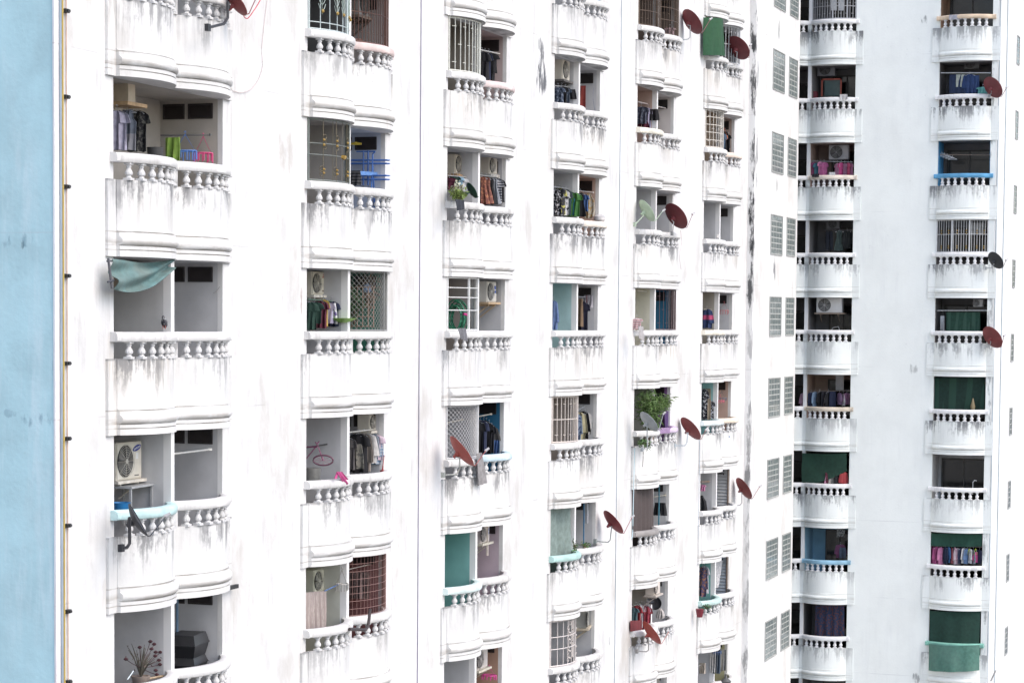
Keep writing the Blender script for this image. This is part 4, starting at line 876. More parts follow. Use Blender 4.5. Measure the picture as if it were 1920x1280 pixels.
P=inpt('C',872,590,-.02); tag(MB().tube([(-.1,0,.02),(0,-.05,0),(.12,-.05,-.03)],.03,6).build('strap',M_(HOT,.6),None,40,P),'pink strap tied round the green hoses','strap')
sheet('draped_cloth','grey cloth over the rail before the white window frame','cloth',[(858,615),(873,615),(876,640),(862,633)],-.53,cloth((.20,.20,.22)),10,8,.02,2)
AC('C',1,912,547,38,'white unit with two blue stickers on a wooden shelf',.30,(.66,.63,.57),-.15,mark_blue,(.50,.36,.22))
grille('C',2,0,'mesh',(.55,.55,.55),4,(0,1),(.66,.74,.93),.009)
rod('C',2,838,792,920,776,.30,(.66,.60,.50),'pale rod crossing both bays',.018)
for i,(x,y0,y1) in enumerate(((895,788,848),(901,787,850),(907,787,846),(912,790,850),(917,794,848),(921,800,835))):
    G('C',2,'tee' if i!=5 else 'shirt',x,y0,y1,(BK,NV,BK,BK,(.03,.03,.04),(.05,.05,.05))[i],('black shirt nearest the mesh screen','navy black shirt second on the rod','black shirt third on the rod','black shirt fourth on the rod','charcoal shirt fifth on the rod','short dark blouse with white hanger at the end')[i],.46,.25)
G('C',2,'towel',930,825,850,BLU,'blue cloth by the dark blue wall',.18,.1,0,cat='cloth')
sheet('draped_cloth','grey cloth hanging over the rail behind the red dish, third stack','cloth',[(893,850),(902,848),(912,905),(896,910)],-.50,cloth((.36,.34,.34)),10,12,.03,2)
P=atY(913,852,-.5); 
dish(866,845,[(845,818),(887,872)],.24,'red dish in front of the mesh screen, third stack',(.28,.052,.040),lnb=(910,845),mast=[(862,858),(862,878),(856,889),(832,890)],mcol=(.35,.36,.33))
AC('C',3,900,1000,32,'white unit seen at its end with blue label',.25,(.66,.60,.56),-.30,mark_blue,(.6,.56,.46))
w=[atY(x,y,.1) for x,y in((914,985),(914,1042))]; tag(MB().box(-.02,.02,-.02,.02,-sz(w[0],56),0).build('conduit',M_((.62,.55,.48),.6),None,0,w[0]),'pale conduit under the unit on the mauve wall','conduit')
AC('C',4,895,1232,40,'unit at lowest opening above the pink peg hanger',.25,(.62,.56,.52),-.30,None,(.6,.56,.46))
clip_hanger('C',4,917,1250,1274,28,(.65,.06,.30),'pink peg hanger under the unit',.08)
# =============================== stack D
sheet('window_panel','blue grey panel at the top edge above the fourth stack','panel',[(1086,-12),(1128,-10),(1128,3),(1086,0)],.03,M_((.20,.28,.36),.3),4,3,.0,1)
AC('D',-1,1052,132,38,'cream unit with a bold black fan',.30,(.68,.62,.52),-.06,None,(.12,.11,.10),w=.62)
rod('D',-1,1040,161,1080,165,.2,(.4,.4,.4),'rod under the cream unit')
for a in ((1046,163,194,(.03,.05,.09),'dark blue patterned shirt',.42,'floral'),(1053,162,195,BK,'black shirt second on the rod',.42,None),(1060,165,193,(.10,.14,.20),'slate patterned top',.4,'blotch'),(1068,168,186,BK,'black shorts at the right end',.4,None)):
    G('D',-1,'shorts' if 'shorts' in a[4] else 'tee',a[0],a[1],a[2],a[3],a[4],a[5],.2,pat=a[6],col2=(.18,.22,.3) if a[6] else None)
G('D',-1,'towel',1088,161,208,(.42,.045,.03),'red towel beside the partition',.32,.3,0,cat='towel')
wire([(1113,165),(1112,185),(1115,205),(1117,212)],.03,.006,(.2,.22,.3),'dark wire on the side wall right of the red towel')
rod('D',0,1037,350,1072,355,.2,(.5,.5,.52),'thin rod in the left bay')
for a in ((1041,355,402,BK,'black and white printed shirt at the jamb',.5,'blotch',(.6,.58,.6)),(1048,352,402,(.05,.05,.06),'black shirt with yellow print',.5,'blotch',(.6,.55,.08)),(1054,356,404,WH,'white dark spotted shirt',.5,'blotch',(.03,.03,.05)),(1061,356,402,(.02,.04,.05),'dark teal shirt left of the green ones',.4,None,None),(1067,359,405,GRN,'leaf green shirt',.44,None,None),(1072,368,404,(.03,.30,.45),'bright blue cloth between the green shirts',.3,None,None),(1077,361,406,GRN,'green t-shirt at the partition',.5,None,None)):
    G('D',0,'tee',a[0],a[1],a[2],a[3],a[4],a[5],.22,pat=a[6],col2=a[7])
rod('D',0,1080,357,1112,361,.15,(.5,.45,.42),'thin rod in the right bay')
for a in ((1088,361,406,BK,'black dress right of the partition',.42,'dress',None,None),(1094,364,396,BLU,'blue violet top',.34,'tee',None,None),(1104,362,409,(.62,.55,.42),'cream yellow flowing blouse at the end',.42,'bag','blotch',(.6,.35,.08))):
    G('D',0,a[6],a[0],a[1],a[2],a[3],a[4],a[5],.12,pat=a[7],col2=a[8],cat='garment')
P=atY(1124,416,-.2); tag(MB().lathe([(-.02,.10),(.05,.16),(.14,.15),(.2,.06)],12).build('white_bundle',cloth((.66,.64,.64)),None,40,P),'white bundle on the right rail end, second opening of fourth stack','bundle')
G('D',1,'shirt',1038,563,618,(.12,.20,.42),'blue shirt cut off by the left jamb',.3,.1,0)
G('D',1,'towel',1083,560,612,(.24,.15,.08),'brown towel beside the partition',.3,.25,0,cat='towel')
G('D',1,'tee',1091,565,620,(.02,.02,.05),'navy t-shirt right of the brown towel',.5,.2,-5)
rod('D',1,1080,556,1104,557,.2,(.4,.38,.4),'rod carrying a brown towel and navy shirt')
G('D',1,'towel',1103,553,577,(.45,.42,.46),'grey towel high on the right wall',.25,.15,0,cat='towel')
w=atY(1100,553,.12); tag(MB().tube([(0,0,0),(0,0,-1.15)],.018,7).build('broom_stick',M_((.14,.06,.07),.6),None,40,w),'dark red pole standing right of the navy shirt','pole')
grille('D',2,0,'bars',(.58,.52,.47),14,(0,.5,1),(.62,.66,.96),.012)
rod('D',2,1078,772,1095,762,.15,(.3,.3,.3),'short rod at the partition')
for a in ((1081,775,826,(.30,.40,.55),'blue and white checked shirt nearest the grille',.4,'blotch',(.03,.06,.2)),(1087,772,824,(.45,.40,.22),'khaki yellow shirt',.46,None,None),(1092,770,822,BK,'black shirt behind the khaki one',.5,None,None),(1097,773,814,(.62,.60,.58),'white shirt second from the end',.46,None,None),(1101,776,812,(.04,.03,.04),'dark shirt at the end of the rod',.42,None,None)):
    G('D',2,'shirt',a[0],a[1],a[2],a[3],a[4],a[5],.13,pat=a[6],col2=a[7])
sheet('curtain','grey green curtain filling the left bay above the teal rail','curtain',[(1031,953),(1068,948),(1071,1040),(1031,1049)],.03,cloth((.24,.32,.29)),24,12,.05,3)
w=atY(1095,944,.2); tag(MB().tube([(0,0,0),(0,0,-1.5)],.02,7).build('water_pipe',M_((.05,.16,.28),.5),None,40,w),'blue pipe beside the grey green curtain, fourth stack','pipe')
w=atY(1099,963,.18); tag(MB().box(-.06,.06,-.05,.05,-.25,.28).build('meter_box',M_((.35,.36,.38),.5),None,0,w),'small grey box on the blue pipe, fourth stack','box')
leafy('potted_plant','small trailing plants on the rail right of the teal one',atY(1096,1028,-.2),.42,.14,.14,90,(.06,.13,.03),.08,branches=10,seed=31)
leafy('potted_plant','trailing green plant at partition by the teal rail end',atY(1077,1030,-.33),.12,.12,.35,80,(.06,.13,.03),.08,branches=6,droop=1,seed=32)
dish(1150,978,[(1132,957),(1166,998)],.30,'red dish on a bent arm right of the fourth stack',(.23,.033,.038),lnb=(1184,970),mast=[(1147,986),(1144,1012),(1140,1016),(1117,1014)],mcol=(.22,.24,.23),Y=-.45)
grille('D',4,0,'scroll',(.60,.55,.52),9,(0,.38,.64,1),(.66,),.012,((.55,.50,.47),(.36,.84),1))
AC('D',4,1093,1158,32,'big beige unit above the mauve grey wall',.2,(.52,.50,.44),-.5,None,(.55,.47,.36),rot=12)
# =============================== stack E
for i in (0,1): grille('E',-2,i,'bars',(.12,.08,.055),18,(0,.35,.65,1),(.98,),.009)
G('E',-2,'tee',1256,52,66,(.55,.36,.40),'pinkish cloth behind the brown bars',.4,.05,0)
dish(1298,41,[(1284,20),(1314,63)],.42,'dark red dish on an arm right of the top opening, fifth stack',(.15,.024,.028),lnb=(1331,37),mast=[(1294,48),(1294,70),(1290,74),(1275,75)],mcol=(.30,.33,.34),Y=-.35)
rod('E',-1,1196,191,1252,204,.25,(.62,.55,.52),'pale rod running out to the right',.018)
G('E',-1,'tee',1202,200,232,(.06,.07,.11),'dark blue patterned bundle',.55,.25,-5,pat='blotch',col2=(.16,.18,.24))
G('E',-1,'shorts',1203,228,240,MAR,'maroon cloth under the dark bundle',.5,.25,0,hang=False)
G('E',-1,'tee',1215,202,240,LIL,'lilac towel right of the dark bundle',.3,.22,0)
G('E',-1,'shorts',1223,205,226,BK,'black shorts at the partition',.44,.1,0)
e=dish(1213,395,[(1201,376),(1226,414)],.32,'pale green dish on a strut, fifth stack',(.42,.52,.38),lnb=(1242,396),mast=[(1207,404),(1191,421)],mcol=(.42,.50,.38),metal=0,Y=-.32)
dish(1268,405,[(1251,383),(1285,426)],.52,'dark red dish right of the pale green one',(.14,.020,.024),lnb=(1298,402),mast=[(1263,416),(1262,430),(1261,438)],mcol=(.3,.3,.3),Y=-.50)
grille('E',1,1,'bars',(.10,.06,.06),12,(0,1),(.68,.93),.009)
G('E',1,'tee',1194,596,617,(.55,.20,.22),'small red and white cloth at the left jamb',.4,-.1,0,pat='stripe',col2=(.6,.55,.55))
sheet('draped_cloth','grey cloth over the left rail of fourth opening, fifth stack','cloth',[(1197,612),(1206,612),(1208,640),(1199,634)],-.5,cloth((.50,.47,.47)),8,8,.02,2)
rod('E',1,1194,545,1222,547,.2,(.62,.58,.5),'pale rod high in the cream bay',.02)
leafy('balcony_tree','large feathery green plant filling the fifth opening, fifth stack',atY(1217,815,-.22),.58,.42,1.2,1500,(.10,.17,.045),.20,slim=.15,branches=24,seed=41,pot=(.3,.2,.15))
leafy('balcony_tree','side branch of feathery foliage reaching right, fifth stack',atY(1238,770,-.25),.45,.3,.45,520,(.12,.19,.05),.19,slim=.15,branches=12,seed=42)
leafy('potted_plant','low green plant behind the balusters under the grey dish',atY(1206,832,-.30),.32,.2,.25,160,(.06,.13,.03),.10,branches=8,droop=1,seed=43)
dish(1217,790,[(1202,771),(1232,805)],.36,'grey dish in front of the large feathery plant',(.26,.28,.29),lnb=(1243,776),mast=[(1213,798),(1214,840),(1205,842)],mcol=(.35,.38,.4),metal=.2,Y=-.62)
sheet('purple_towel','lilac purple towel over the right rail, fifth stack','towel',[(1232,803),(1261,800),(1262,811),(1234,813)],-.40,cloth((.40,.24,.46)),14,6,.03,3)
sheet('purple_sheet','deep purple sheet hanging on the right of the fifth opening','sheet',[(1245,771),(1256,770),(1256,800),(1246,801)],.05,cloth((.09,.035,.17)),8,6,.01,2)
sheet('brown_curtain','dark brown curtain drawn across the left bay of the fifth stack','curtain',[(1186,917),(1225,912),(1225,995),(1186,1003)],-.03,cloth((.075,.055,.052),(.12,.09,.085),'pinstripe'),36,16,.035,6,bow=.10)
w=atY(1236,908,.1); tag(MB().tube([(0,0,0),(0,0,-1.3)],.022,7).build('water_pipe',M_((.05,.18,.24),.5),None,40,w),'dark teal pipe right of the dark brown curtain','pipe')
rod('E',3,1227,931,1247,928,.12,(.5,.46,.36),'short pale rod right of the brown curtain')
G('E',3,'shorts',1238,942,966,BK,'black shorts hanging in the right bay',.42,.1,0)
for a in ((1187,1138,1166,(.05,.12,.14),'dark teal shirt at the jamb',.4),(1192,1133,1180,RED,'red shirt nearest the jamb',.46),(1198,1131,1176,WH,'white shirt second from the red one',.4),(1203,1132,1180,RED,'second red shirt in the middle',.46),(1208,1133,1172,(.3,.1,.2),'plum striped shirt',.42),(1212,1135,1180,(.36,.03,.06),'crimson top near the partition',.4)):
    G('E',4,'tee',a[0],a[1],a[2],a[3],a[4],a[5],.25,pat='pinstripe' if 'striped' in a[4] else None,col2=(.6,.5,.55))
rod('E',4,1184,1136,1213,1128,.25,(.25,.3,.25),'rod carrying red and white shirts')
sheet('red_cloth','red cloth hanging low under the red shirts, fifth stack','cloth',[(1182,1163),(1203,1162),(1203,1181),(1182,1183)],-.05,cloth((.20,.018,.025)),10,6,.02,3)
AC('E',4,1224,1102,22,'white unit at the top of the right bay',.18,(.62,.56,.50),-.3,None,(.5,.45,.4),rot=0,w=.62)
for (x,y,rr,cc,d) in ((1228,1130,.20,(.03,.03,.035),'large black frying pan hung on the right wall'),(1222,1124,.13,(.10,.10,.11),'smaller dark pan behind the large one')):
    P=inpt('E',x,y,.1); e=empty('frying_pan',P,R_(-75)); tag(e,d+' '+where('E',4),'pan','pans hung in the fifth stack')
    t=MB().lathe([(0,rr*.75),(.02,rr*.8),(.06,rr),(.064,rr),(.03,rr*.8),(.02,rr*.6)],20); t.v=[(v[0],-v[2],v[1]) for v in t.v]; t.f=[tuple(reversed(f)) for f in t.f]; t.build('pan',M_(cc,.3,.1,.5),e)
    MB().tube([(0,-.05,rr),(0,-.05,rr+.2)],.014,6).build('handle',M_((.02,.02,.02),.5),e)
G('E',4,'bag',1238,1140,1160,(.60,.55,.52),'pale plastic bag under the black pan',.28,.06,0,cat='bag',hang=False)
dish(1222,1185,[(1206,1164),(1238,1205)],.27,'orange red dish in front of the lowest red shirts',(.29,.05,.036),lnb=(1253,1184),mast=[(1216,1196),(1216,1218),(1212,1221),(1195,1220)],mcol=(.25,.24,.23))
sheet('brown_curtain','brown white curtain at the bottom edge of the fifth stack','curtain',[(1222,1268),(1236,1266),(1236,1290),(1222,1292)],.05,cloth((.20,.15,.10),(.6,.58,.5),'pinstripe'),14,6,.02,3)
# =============================== stack F
sheet('green_sheet','bright green translucent sheet hung over the top left of sixth stack','sheet',[(1320,33),(1349,38),(1351,106),(1319,104)],-.12,cloth((.012,.095,.035),(.03,.13,.045),'wash'),24,14,.04,3,bow=.30)
grille('F',-2,1,'bars',(.50,.51,.52),14,(0,.5,1),(.62,.66,.96),.011)
dish(1384,90,[(1367,72),(1402,109)],.60,'darkest red dish seen almost full face at top of sixth stack',(.13,.02,.024),lnb=(1406,86),mast=[(1382,98),(1381,118),(1377,123),(1362,124)],mcol=(.35,.36,.36),Y=-.45)
grille('F',-1,0,'bars',(.62,.58,.52),12,(0,.2,.4,.6,.8,1),(.98,),.011)
for a in ((1353,250,285,(.12,.20,.30),'slate blue shirt',.4),(1359,246,286,BK,'black dress',.42),(1363,252,278,(.03,.03,.03),'black top behind the dress',.36)): G('F',-1,'dress' if 'black dress'==a[4] else 'tee',a[0],a[1],a[2],a[3],a[4],a[5],.1)
clip_hanger('F',-1,1358,243,262,12,(.75,.20,.06),'orange clothes hanger',.08)
P=atY(1345,446,-.3); tag(MB().tube([(0,0,0),(.05,0,.10),(.1,0,.06)],.03,6).build('white_brush',M_((.6,.58,.55),.6),None,40,P),'small pale brush on the rail of third opening, sixth stack','brush')
G('F',1,'shirt',1325,579,615,(.03,.06,.18),'navy blue shirt with bright pink lettering block',.5,.2,0,pat='chest',col2=(.65,.06,.2))
rod('F',1,1319,580,1341,580,.2,(.4,.36,.3),'thin rod above the navy shirt')
clip_hanger('F',1,1358,568,590,17,(.55,.16,.16),'white and red peg hanger',.06)
for a in ((1318,728,786,(.02,.02,.03),'black white printed shirt at the jamb',.45,'blotch',(.5,.5,.52)),(1321,735,770,(.42,.10,.04),'rust striped scarf',.3,None,None),(1324,728,786,(.45,.36,.24),'tan towel between the black shirts',.34,None,None),(1330,750,784,BK,'black white edged top at right',.42,'blotch',(.4,.42,.5))):
    G('F',2,'tee' if 'towel' not in a[4] else 'towel',a[0],a[1],a[2],a[3],a[4],a[5],.2,pat=a[6],col2=a[7])
clip_hanger('F',2,1353,735,752,20,(.20,.2,.24),'dark peg hanger with grey pegs',.08)
clip_hanger('F',2,1350,742,756,16,(.65,.12,.2),'pink peg hanger below the dark one',.08)
P=atY(1364,815,-.25); tag(MB().lathe([(-.14,.03),(-.08,.08),(.02,.07),(.14,.03)],10).build('blue_bag',cloth((.05,.20,.45)),None,40,P),'small blue bag hanging on the balusters, sixth stack','bag')
dish(1295,803,[(1278,783),(1312,822)],.36,'red dish between the fifth and sixth stacks at mid height',(.19,.033,.033),lnb=(1323,806),mast=[(1290,811),(1288,830),(1284,835),(1265,835)],mcol=(.38,.44,.48),Y=-.38)
rod('F',3,1314,903,1334,902,.2,(.36,.24,.17),'brown rod in the left bay',.03)
G('F',3,'tee',1316,908,920,PNK,'pink cloth by the jamb',.3,.15,0)
G('F',3,'bag',1315,928,966,BK,'black bag hanging low by the jamb',.4,.1,0,cat='bag',hang=False)
def louvre(s,k,quad,desc,col=(.52,.53,.54),n=13):
    a=atY(quad[0],quad[1],.5); X=STACKX[s]+3.93; b=MB()
    e=empty('louvre_screen',(X,.1,-k*H+1.4),-math.pi/2); tag(e,desc,'louvre screen','louvre screens in the sixth stack')
    for i in range(n): b.add([(-.95,-.03,.08+i*.108),(.05,-.03,.08+i*.108),(.05,.02,.155+i*.108),(-.95,.02,.155+i*.108)],[(0,1,2,3)])
    b.build('slats',M_(col,.5,.15),e,0); MB().box(-.97,-.93,-.04,.03,0,1.49).box(.03,.07,-.04,.03,0,1.49).box(-.93,.03,-.035,.025,0,.06).box(-.93,.03,-.035,.025,1.43,1.49).box(-.47,-.44,-.045,-.03,.06,1.43).build('frame',M_((.2,.15,.12),.6),e,0)
louvre('F',3,(1340,880),'grey louvre screen with a brown post in the sixth opening, sixth stack')
louvre('F',4,(1340,1050),'bluish louvre screen behind the white cloth, sixth stack',(.42,.47,.53))
dish(1395,915,[(1382,896),(1408,934)],.32,'red dish on a bent arm right of the sixth stack',(.19,.034,.032),lnb=(1424,912),mast=[(1391,923),(1391,942),(1387,947),(1372,947)],mcol=(.28,.28,.29),Y=-.38)
G('F',4,'shirt',1317,1062,1118,(.12,.09,.20),'dark violet printed shirt at the jamb',.42,.2,0,pat='blotch',col2=(.5,.2,.1))
G('F',4,'tee',1320,1060,1112,(.52,.50,.56),'pale grey shirt behind the violet one',.42,.25,0)
sheet('white_cloth','white cloth gathered to a point in the right bay, sixth stack','cloth',[(1336,1052),(1354,1050),(1346,1100),(1341,1102)],.06,cloth((.62,.61,.62),(.4,.4,.42),'floral'),12,12,.03,2)
leafy('potted_plant','small red and green plant behind the balusters, sixth stack',atY(1326,1142,-.3),.3,.16,.16,110,(.05,.13,.05),.08,branches=7,seed=51)
P=atY(1312,1148,-.25); tag(MB().lathe([(-.14,.09),(.1,.13),(.12,.13),(.12,.1)],12).build('red_pot',M_((.15,.014,.025),.5),None,40,P),'dark red pot behind the balusters, sixth stack','pot')
rod('F',5,1308,1248,1322,1243,.25,(.5,.5,.5),'thin rod in the lowest left bay')
G('F',5,'towel',1317,1242,1262,(.55,.47,.38),'tan cloth on the rod',.2,.2,0,cat='cloth')
for a in ((1339,1218,1260,(.62,.60,.58),'white towel at the partition',.24),(1344,1216,1262,(.05,.08,.12),'dark towel second from the partition',.26),(1349,1216,1258,(.45,.42,.38),'beige towel in the middle',.28),(1354,1217,1256,(.25,.25,.26),'grey towel at the far end',.28)): G('F',5,'towel',a[0],a[1],a[2],a[3],a[4],a[5],.1,0,cat='towel')
clip_hanger('F',5,1345,1212,1226,16,(.05,.10,.25),'dark blue hanger over the towels',.06)
P=atY(1361,1276,-.35); tag(MB().lathe([(-.05,.16),(0,.18),(.06,.12),(.10,.05),(.2,.02)],12).build('rubbish_bag',M_((.10,.10,.10),.5),None,40,P),'dark tied bag on the lowest right rail, sixth stack','bag')
# =============================== shaded wing
def dark_door(s,k,i,u0,u1,col,z1=2.35,frame=(.06,.05,.045),split=True):
    sh=SHP[kind_of(s)]; a0,a1=sh.bays[i]; x0=a0+(a1-a0)*u0; x1=a0+(a1-a0)*u1; z0=.46; Y=1.6
    d=MB().box(x0+.06,x1-.06,Y-.03,Y-.004,z0,z1).build('sliding_door',M_(col,.12,.25),BALC[s,k],0)
    f=MB(); t=.06
    for bx in((x0,x0+t,Y-.05,Y-.004,z0,z1),(x1-t,x1,Y-.05,Y-.004,z0,z1),(x0,x1,Y-.05,Y-.004,z1,z1+t)): f.box(*bx)
    if split: f.box((x0+x1)/2-.03,(x0+x1)/2+.03,Y-.052,Y-.03,z0,z1)
    f.build('door_frame',M_(frame,.5,.2),BALC[s,k],0)
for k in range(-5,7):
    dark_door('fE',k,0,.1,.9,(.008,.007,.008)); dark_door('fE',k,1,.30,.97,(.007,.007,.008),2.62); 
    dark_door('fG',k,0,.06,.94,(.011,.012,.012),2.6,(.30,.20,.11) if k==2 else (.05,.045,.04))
# left stack of the wing
grille('fE',-3,1,'bars',(.40,.41,.43),16,(0,.4,1),(.5,.82),.010)
for x0,x1 in((1558,1569),(1573,1583)): sheet('paper_sheet',('left' if x0<1560 else 'right')+' of two white sheets behind the top bars, shaded left stack','sheet',[(x0,-10),(x1,-10),(x1,20),(x0,20)],0,cloth((.70,.72,.74)),4,6,.004,1,X=XF+.05)
def fx(s,k,x,y,Y=.5): return inpt(s,x,y,Y)
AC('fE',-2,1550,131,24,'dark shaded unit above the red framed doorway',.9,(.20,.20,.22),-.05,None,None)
fr=MB(); a=fx('fE',-2,1540,148,.9); c=fx('fE',-2,1578,180,.9)
for (y0,y1,z0,z1) in ((a.y,a.y-.06,c.z,a.z),(c.y+.06,c.y,c.z,a.z),(a.y,c.y,a.z-.06,a.z)): fr.box(-.02,.02,min(y0,y1)-a.y,max(y0,y1)-a.y,z0-a.z,z1-a.z)
tag(fr.build('door_surround',M_((.42,.10,.07),.6),None,0,a),'red frame around the doorway in second opening, shaded left stack','door frame')
sheet('teal_glass','dull teal panel inside the red door frame, shaded left stack','panel',[(1546,150),(1575,150),(1575,180),(1546,180)],0,M_((.06,.11,.11),.3),4,4,0,1,X=XF+.95)
P=fx('fE',-2,1526,180,.5); tag(MB().box(-.15,.15,-.13,.13,-.3,.16).build('red_crate',M_((.12,.015,.025),.6),None,0,P),'dark red box by the partition, second opening of shaded left stack','box')
G('fE',-2,'towel',1582,177,187,(.60,.58,.58),'white cloth draped on the rail',.3,-.40,0,cat='cloth')
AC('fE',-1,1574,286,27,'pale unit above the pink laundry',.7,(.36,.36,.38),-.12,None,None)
rod('fE',-1,1517,302,1597,304,.3,(.35,.37,.4),'pale rod above the pink laundry')
for a in ((1519,305,330,MAR,'maroon shirt at the partition'),(1526,304,332,(.30,.05,.15),'crimson shirt second on the rod'),(1533,305,334,(.04,.18,.24),'teal shirt left of the pink ones'),(1539,303,330,PNK,'pink shirt in the left group'),(1545,304,330,(.50,.10,.30),'magenta top closing the left group'),(1570,306,330,(.60,.25,.42),'pale pink shirt in the right group'),(1577,305,332,HOT,'hot pink dress in the right group'),(1584,306,330,(.45,.20,.35),'mauve top in the right group'),(1590,305,332,(.5,.05,.15),'crimson dress near the right end'),(1595,306,330,(.45,.15,.3),'pink top at the right jamb')):
    G('fE',-1,'tee',a[0],a[1],a[2],a[3],a[4],.45,.3)
G('fE',-1,'towel',1560,323,338,(.62,.62,.64),'white cloth over the tan rail',.24,-.42,0,cat='cloth')
G('fE',-1,'towel',1529,326,330,(.02,.02,.03),'dark cloth on the tan rail',.28,-.4,0,cat='cloth')
for a in ((1555,434,468,(.02,.025,.04),'black trousers in the dim opening','pants',.4),(1574,432,470,(.07,.11,.10),'grey green coat in the dim opening','dress',.42),(1588,432,466,(.03,.035,.035),'dark coat at the right','shirt',.4)): G('fE',0,a[5],a[0],a[1],a[2],a[3],a[4],a[6],.5,10)
rod('fE',0,1545,431,1595,432,.5,(.12,.12,.13),'dim rod carrying dark coats')
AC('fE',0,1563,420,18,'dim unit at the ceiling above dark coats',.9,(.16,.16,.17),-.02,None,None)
AC('fE',1,1556,572,28,'white unit facing out in the shaded left stack',.35,(.62,.62,.62),-.18,None,(.25,.2,.16),w=.98)
P=fx('fE',1,1566,617,.3); cr=MB().tube([(0,.2,-.12),(0,.08,.06),(0,-.12,.1),(0,-.2,-.1)],.012,5); tag(cr.build('wire_stand',M_((.45,.45,.47),.4),None,40,P),'small pale wire stand on the rail under white wing unit','stand')
rod('fE',2,1508,734,1592,732,.3,(.2,.17,.16),'rod carrying a row of dark laundry')
for a in ((1508,736,763,(.55,.30,.42),'pale pink shirt'),(1514,736,762,BLU,'blue shirt right of the pink one'),(1521,735,762,NV,'navy shirt third on the rod'),(1528,734,763,(.25,.38,.55),'pale blue collared shirt'),(1537,734,762,BK,'black shirt fifth on the rod'),(1545,734,762,(.02,.02,.03),'black trousers in the middle'),(1553,734,763,BK,'black jacket past the middle'),(1562,734,762,NV,'navy trousers right of the middle'),(1574,736,758,(.18,.10,.20),'purple cloth near the right end'),(1581,738,760,(.45,.44,.48),'pale grey top near the right end'),(1588,736,758,(.25,.1,.2),'plum top at the right jamb')):
    G('fE',2,'pants' if 'trousers' in a[4] else 'shirt',a[0],a[1],a[2],a[3],a[4],.45,.3)
sheet('wall_poster','pale board on the dim back wall, shaded left stack','board',[(1567,703),(1582,703),(1582,731),(1567,731)],0,M_((.45,.45,.46),.6),4,4,0,1,X=XF+.9)
sheet('green_tarp','dark green tarpaulin slung across the shaded left stack','tarpaulin',[(1504,849),(1587,849),(1588,883),(1503,909)],0,cloth((.010,.055,.034),(.018,.085,.05),'wash'),26,16,.06,2.2,.10,X=XF-.12,vert=False)
for a in ((1548,885,911,MAR,'maroon shirt at left under the tarp'),(1554,888,912,(.6,.25,.42),'pink shirt under the green tarp'),(1562,890,912,(.42,.40,.36),'beige patterned shirt under the green tarp'),(1572,886,912,BK,'black shirt under the green tarp'),(1582,884,911,(.42,.03,.04),'red shirt at the right under the tarp')): G('fE',3,'shirt',a[0],a[1],a[2],a[3],a[4],.45,-.02)
def chair(s,k,x,y,col,desc,Y=.6):
    P=fx(s,k,x,y,Y); z=-k*H+.452; e=empty('chair',(P.x,P.y,z),R_(60)); tag(e,desc,'chair'); m=M_(col,.4)
    MB().box(-.2,.2,-.2,.2,.42,.45).build('seat',m,e,0)
    for sx in(-.18,.18):
        for sy in(-.18,.18): MB().tube([(sx,sy,0),(sx,sy,.42)],.014,6).build('leg',m,e)
    b=MB().tube([(-.18,.18,.42),(-.18,.22,.85),(-.1,.23,1.0),(.1,.23,1.0),(.18,.22,.85),(.18,.18,.42)],.016,6); b.tube([(-.18,.215,.75),(.18,.215,.75)],.012,5); b.build('backrest',m,e)
chair('fE',4,1538,1040,(.05,.14,.32),'blue metal chair on the blue balcony of the shaded left stack')
P=fx('fE',4,1577,1015,.6); 
sheet('wall_calendar','pale patterned board on back wall above the blue rail','board',[(1569,990),(1584,990),(1584,1006),(1569,1006)],0,cloth((.45,.45,.44),(.1,.1,.1),'blotch'),4,4,0,1,X=XF+.9)
G('fE',4,'shirt',1576,1020,1045,(.25,.07,.18),'plum shirt under the pale board',.5,.6,0)
G('fE',4,'pants',1580,1026,1046,(.12,.16,.24),'slate trousers beside the plum shirt',.35,.5,0)
sheet('blue_curtain','navy curtain with small rust motifs, lowest opening of shaded left stack','curtain',[(1529,1134),(1583,1134),(1583,1196),(1528,1197)],0,cloth((.012,.03,.09),(.09,.03,.04),'floral'),40,12,.03,4,X=XF+.05)
# right stack of the wing
rod('fG',-2,1764,137,1856,137,.15,(.55,.58,.60),'white rod across the whole opening',.018)
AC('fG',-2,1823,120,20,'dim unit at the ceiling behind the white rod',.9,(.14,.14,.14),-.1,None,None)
for a in ((1804,140,163,(.45,.50,.45),'pale green towel',.45,'towel'),(1798,140,175,(.012,.03,.09),'dark blue sheet left of the pale towel',.7,'towel'),(1818,139,175,(.015,.05,.17),'deep blue shirt right of the pale towel',.6,'shirt'),(1826,142,174,(.02,.06,.19),'blue cloth beside the deep blue shirt',.4,'towel'),(1843,163,176,(.10,.42,.40),'turquoise top near the right jamb',.5,'tee')): G('fG',-2,a[6],a[0],a[1],a[2],a[3],a[4],a[5],.2,4,cat='towel' if a[6]=='towel' else 'garment')
G('fG',-2,'towel',1800,177,186,(.50,.48,.56),'lilac grey cloth over the rail',.5,-.40,0,cat='cloth')
G('fG',-3,'towel',1792,28,37,(.42,.42,.48),'grey cloth over the tan rail',.5,-.42,0,cat='cloth')
dish(1862,164,[(1850,147),(1876,182)],.55,'dark red dish beside the second opening of shaded right stack',(.14,.026,.03),X=XF-.45,lnb=(1887,165),mast=[(1860,172),(1856,180,.2)],mcol=(.3,.32,.33))
dish(1867,488,[(1857,474),(1879,502)],.52,'black dish on the corner of the shaded right stack',(.02,.022,.025),X=XF-.45,lnb=(1886,488),mast=[(1864,495),(1859,502),(1849,503)],mcol=(.4,.42,.42),metal=0)
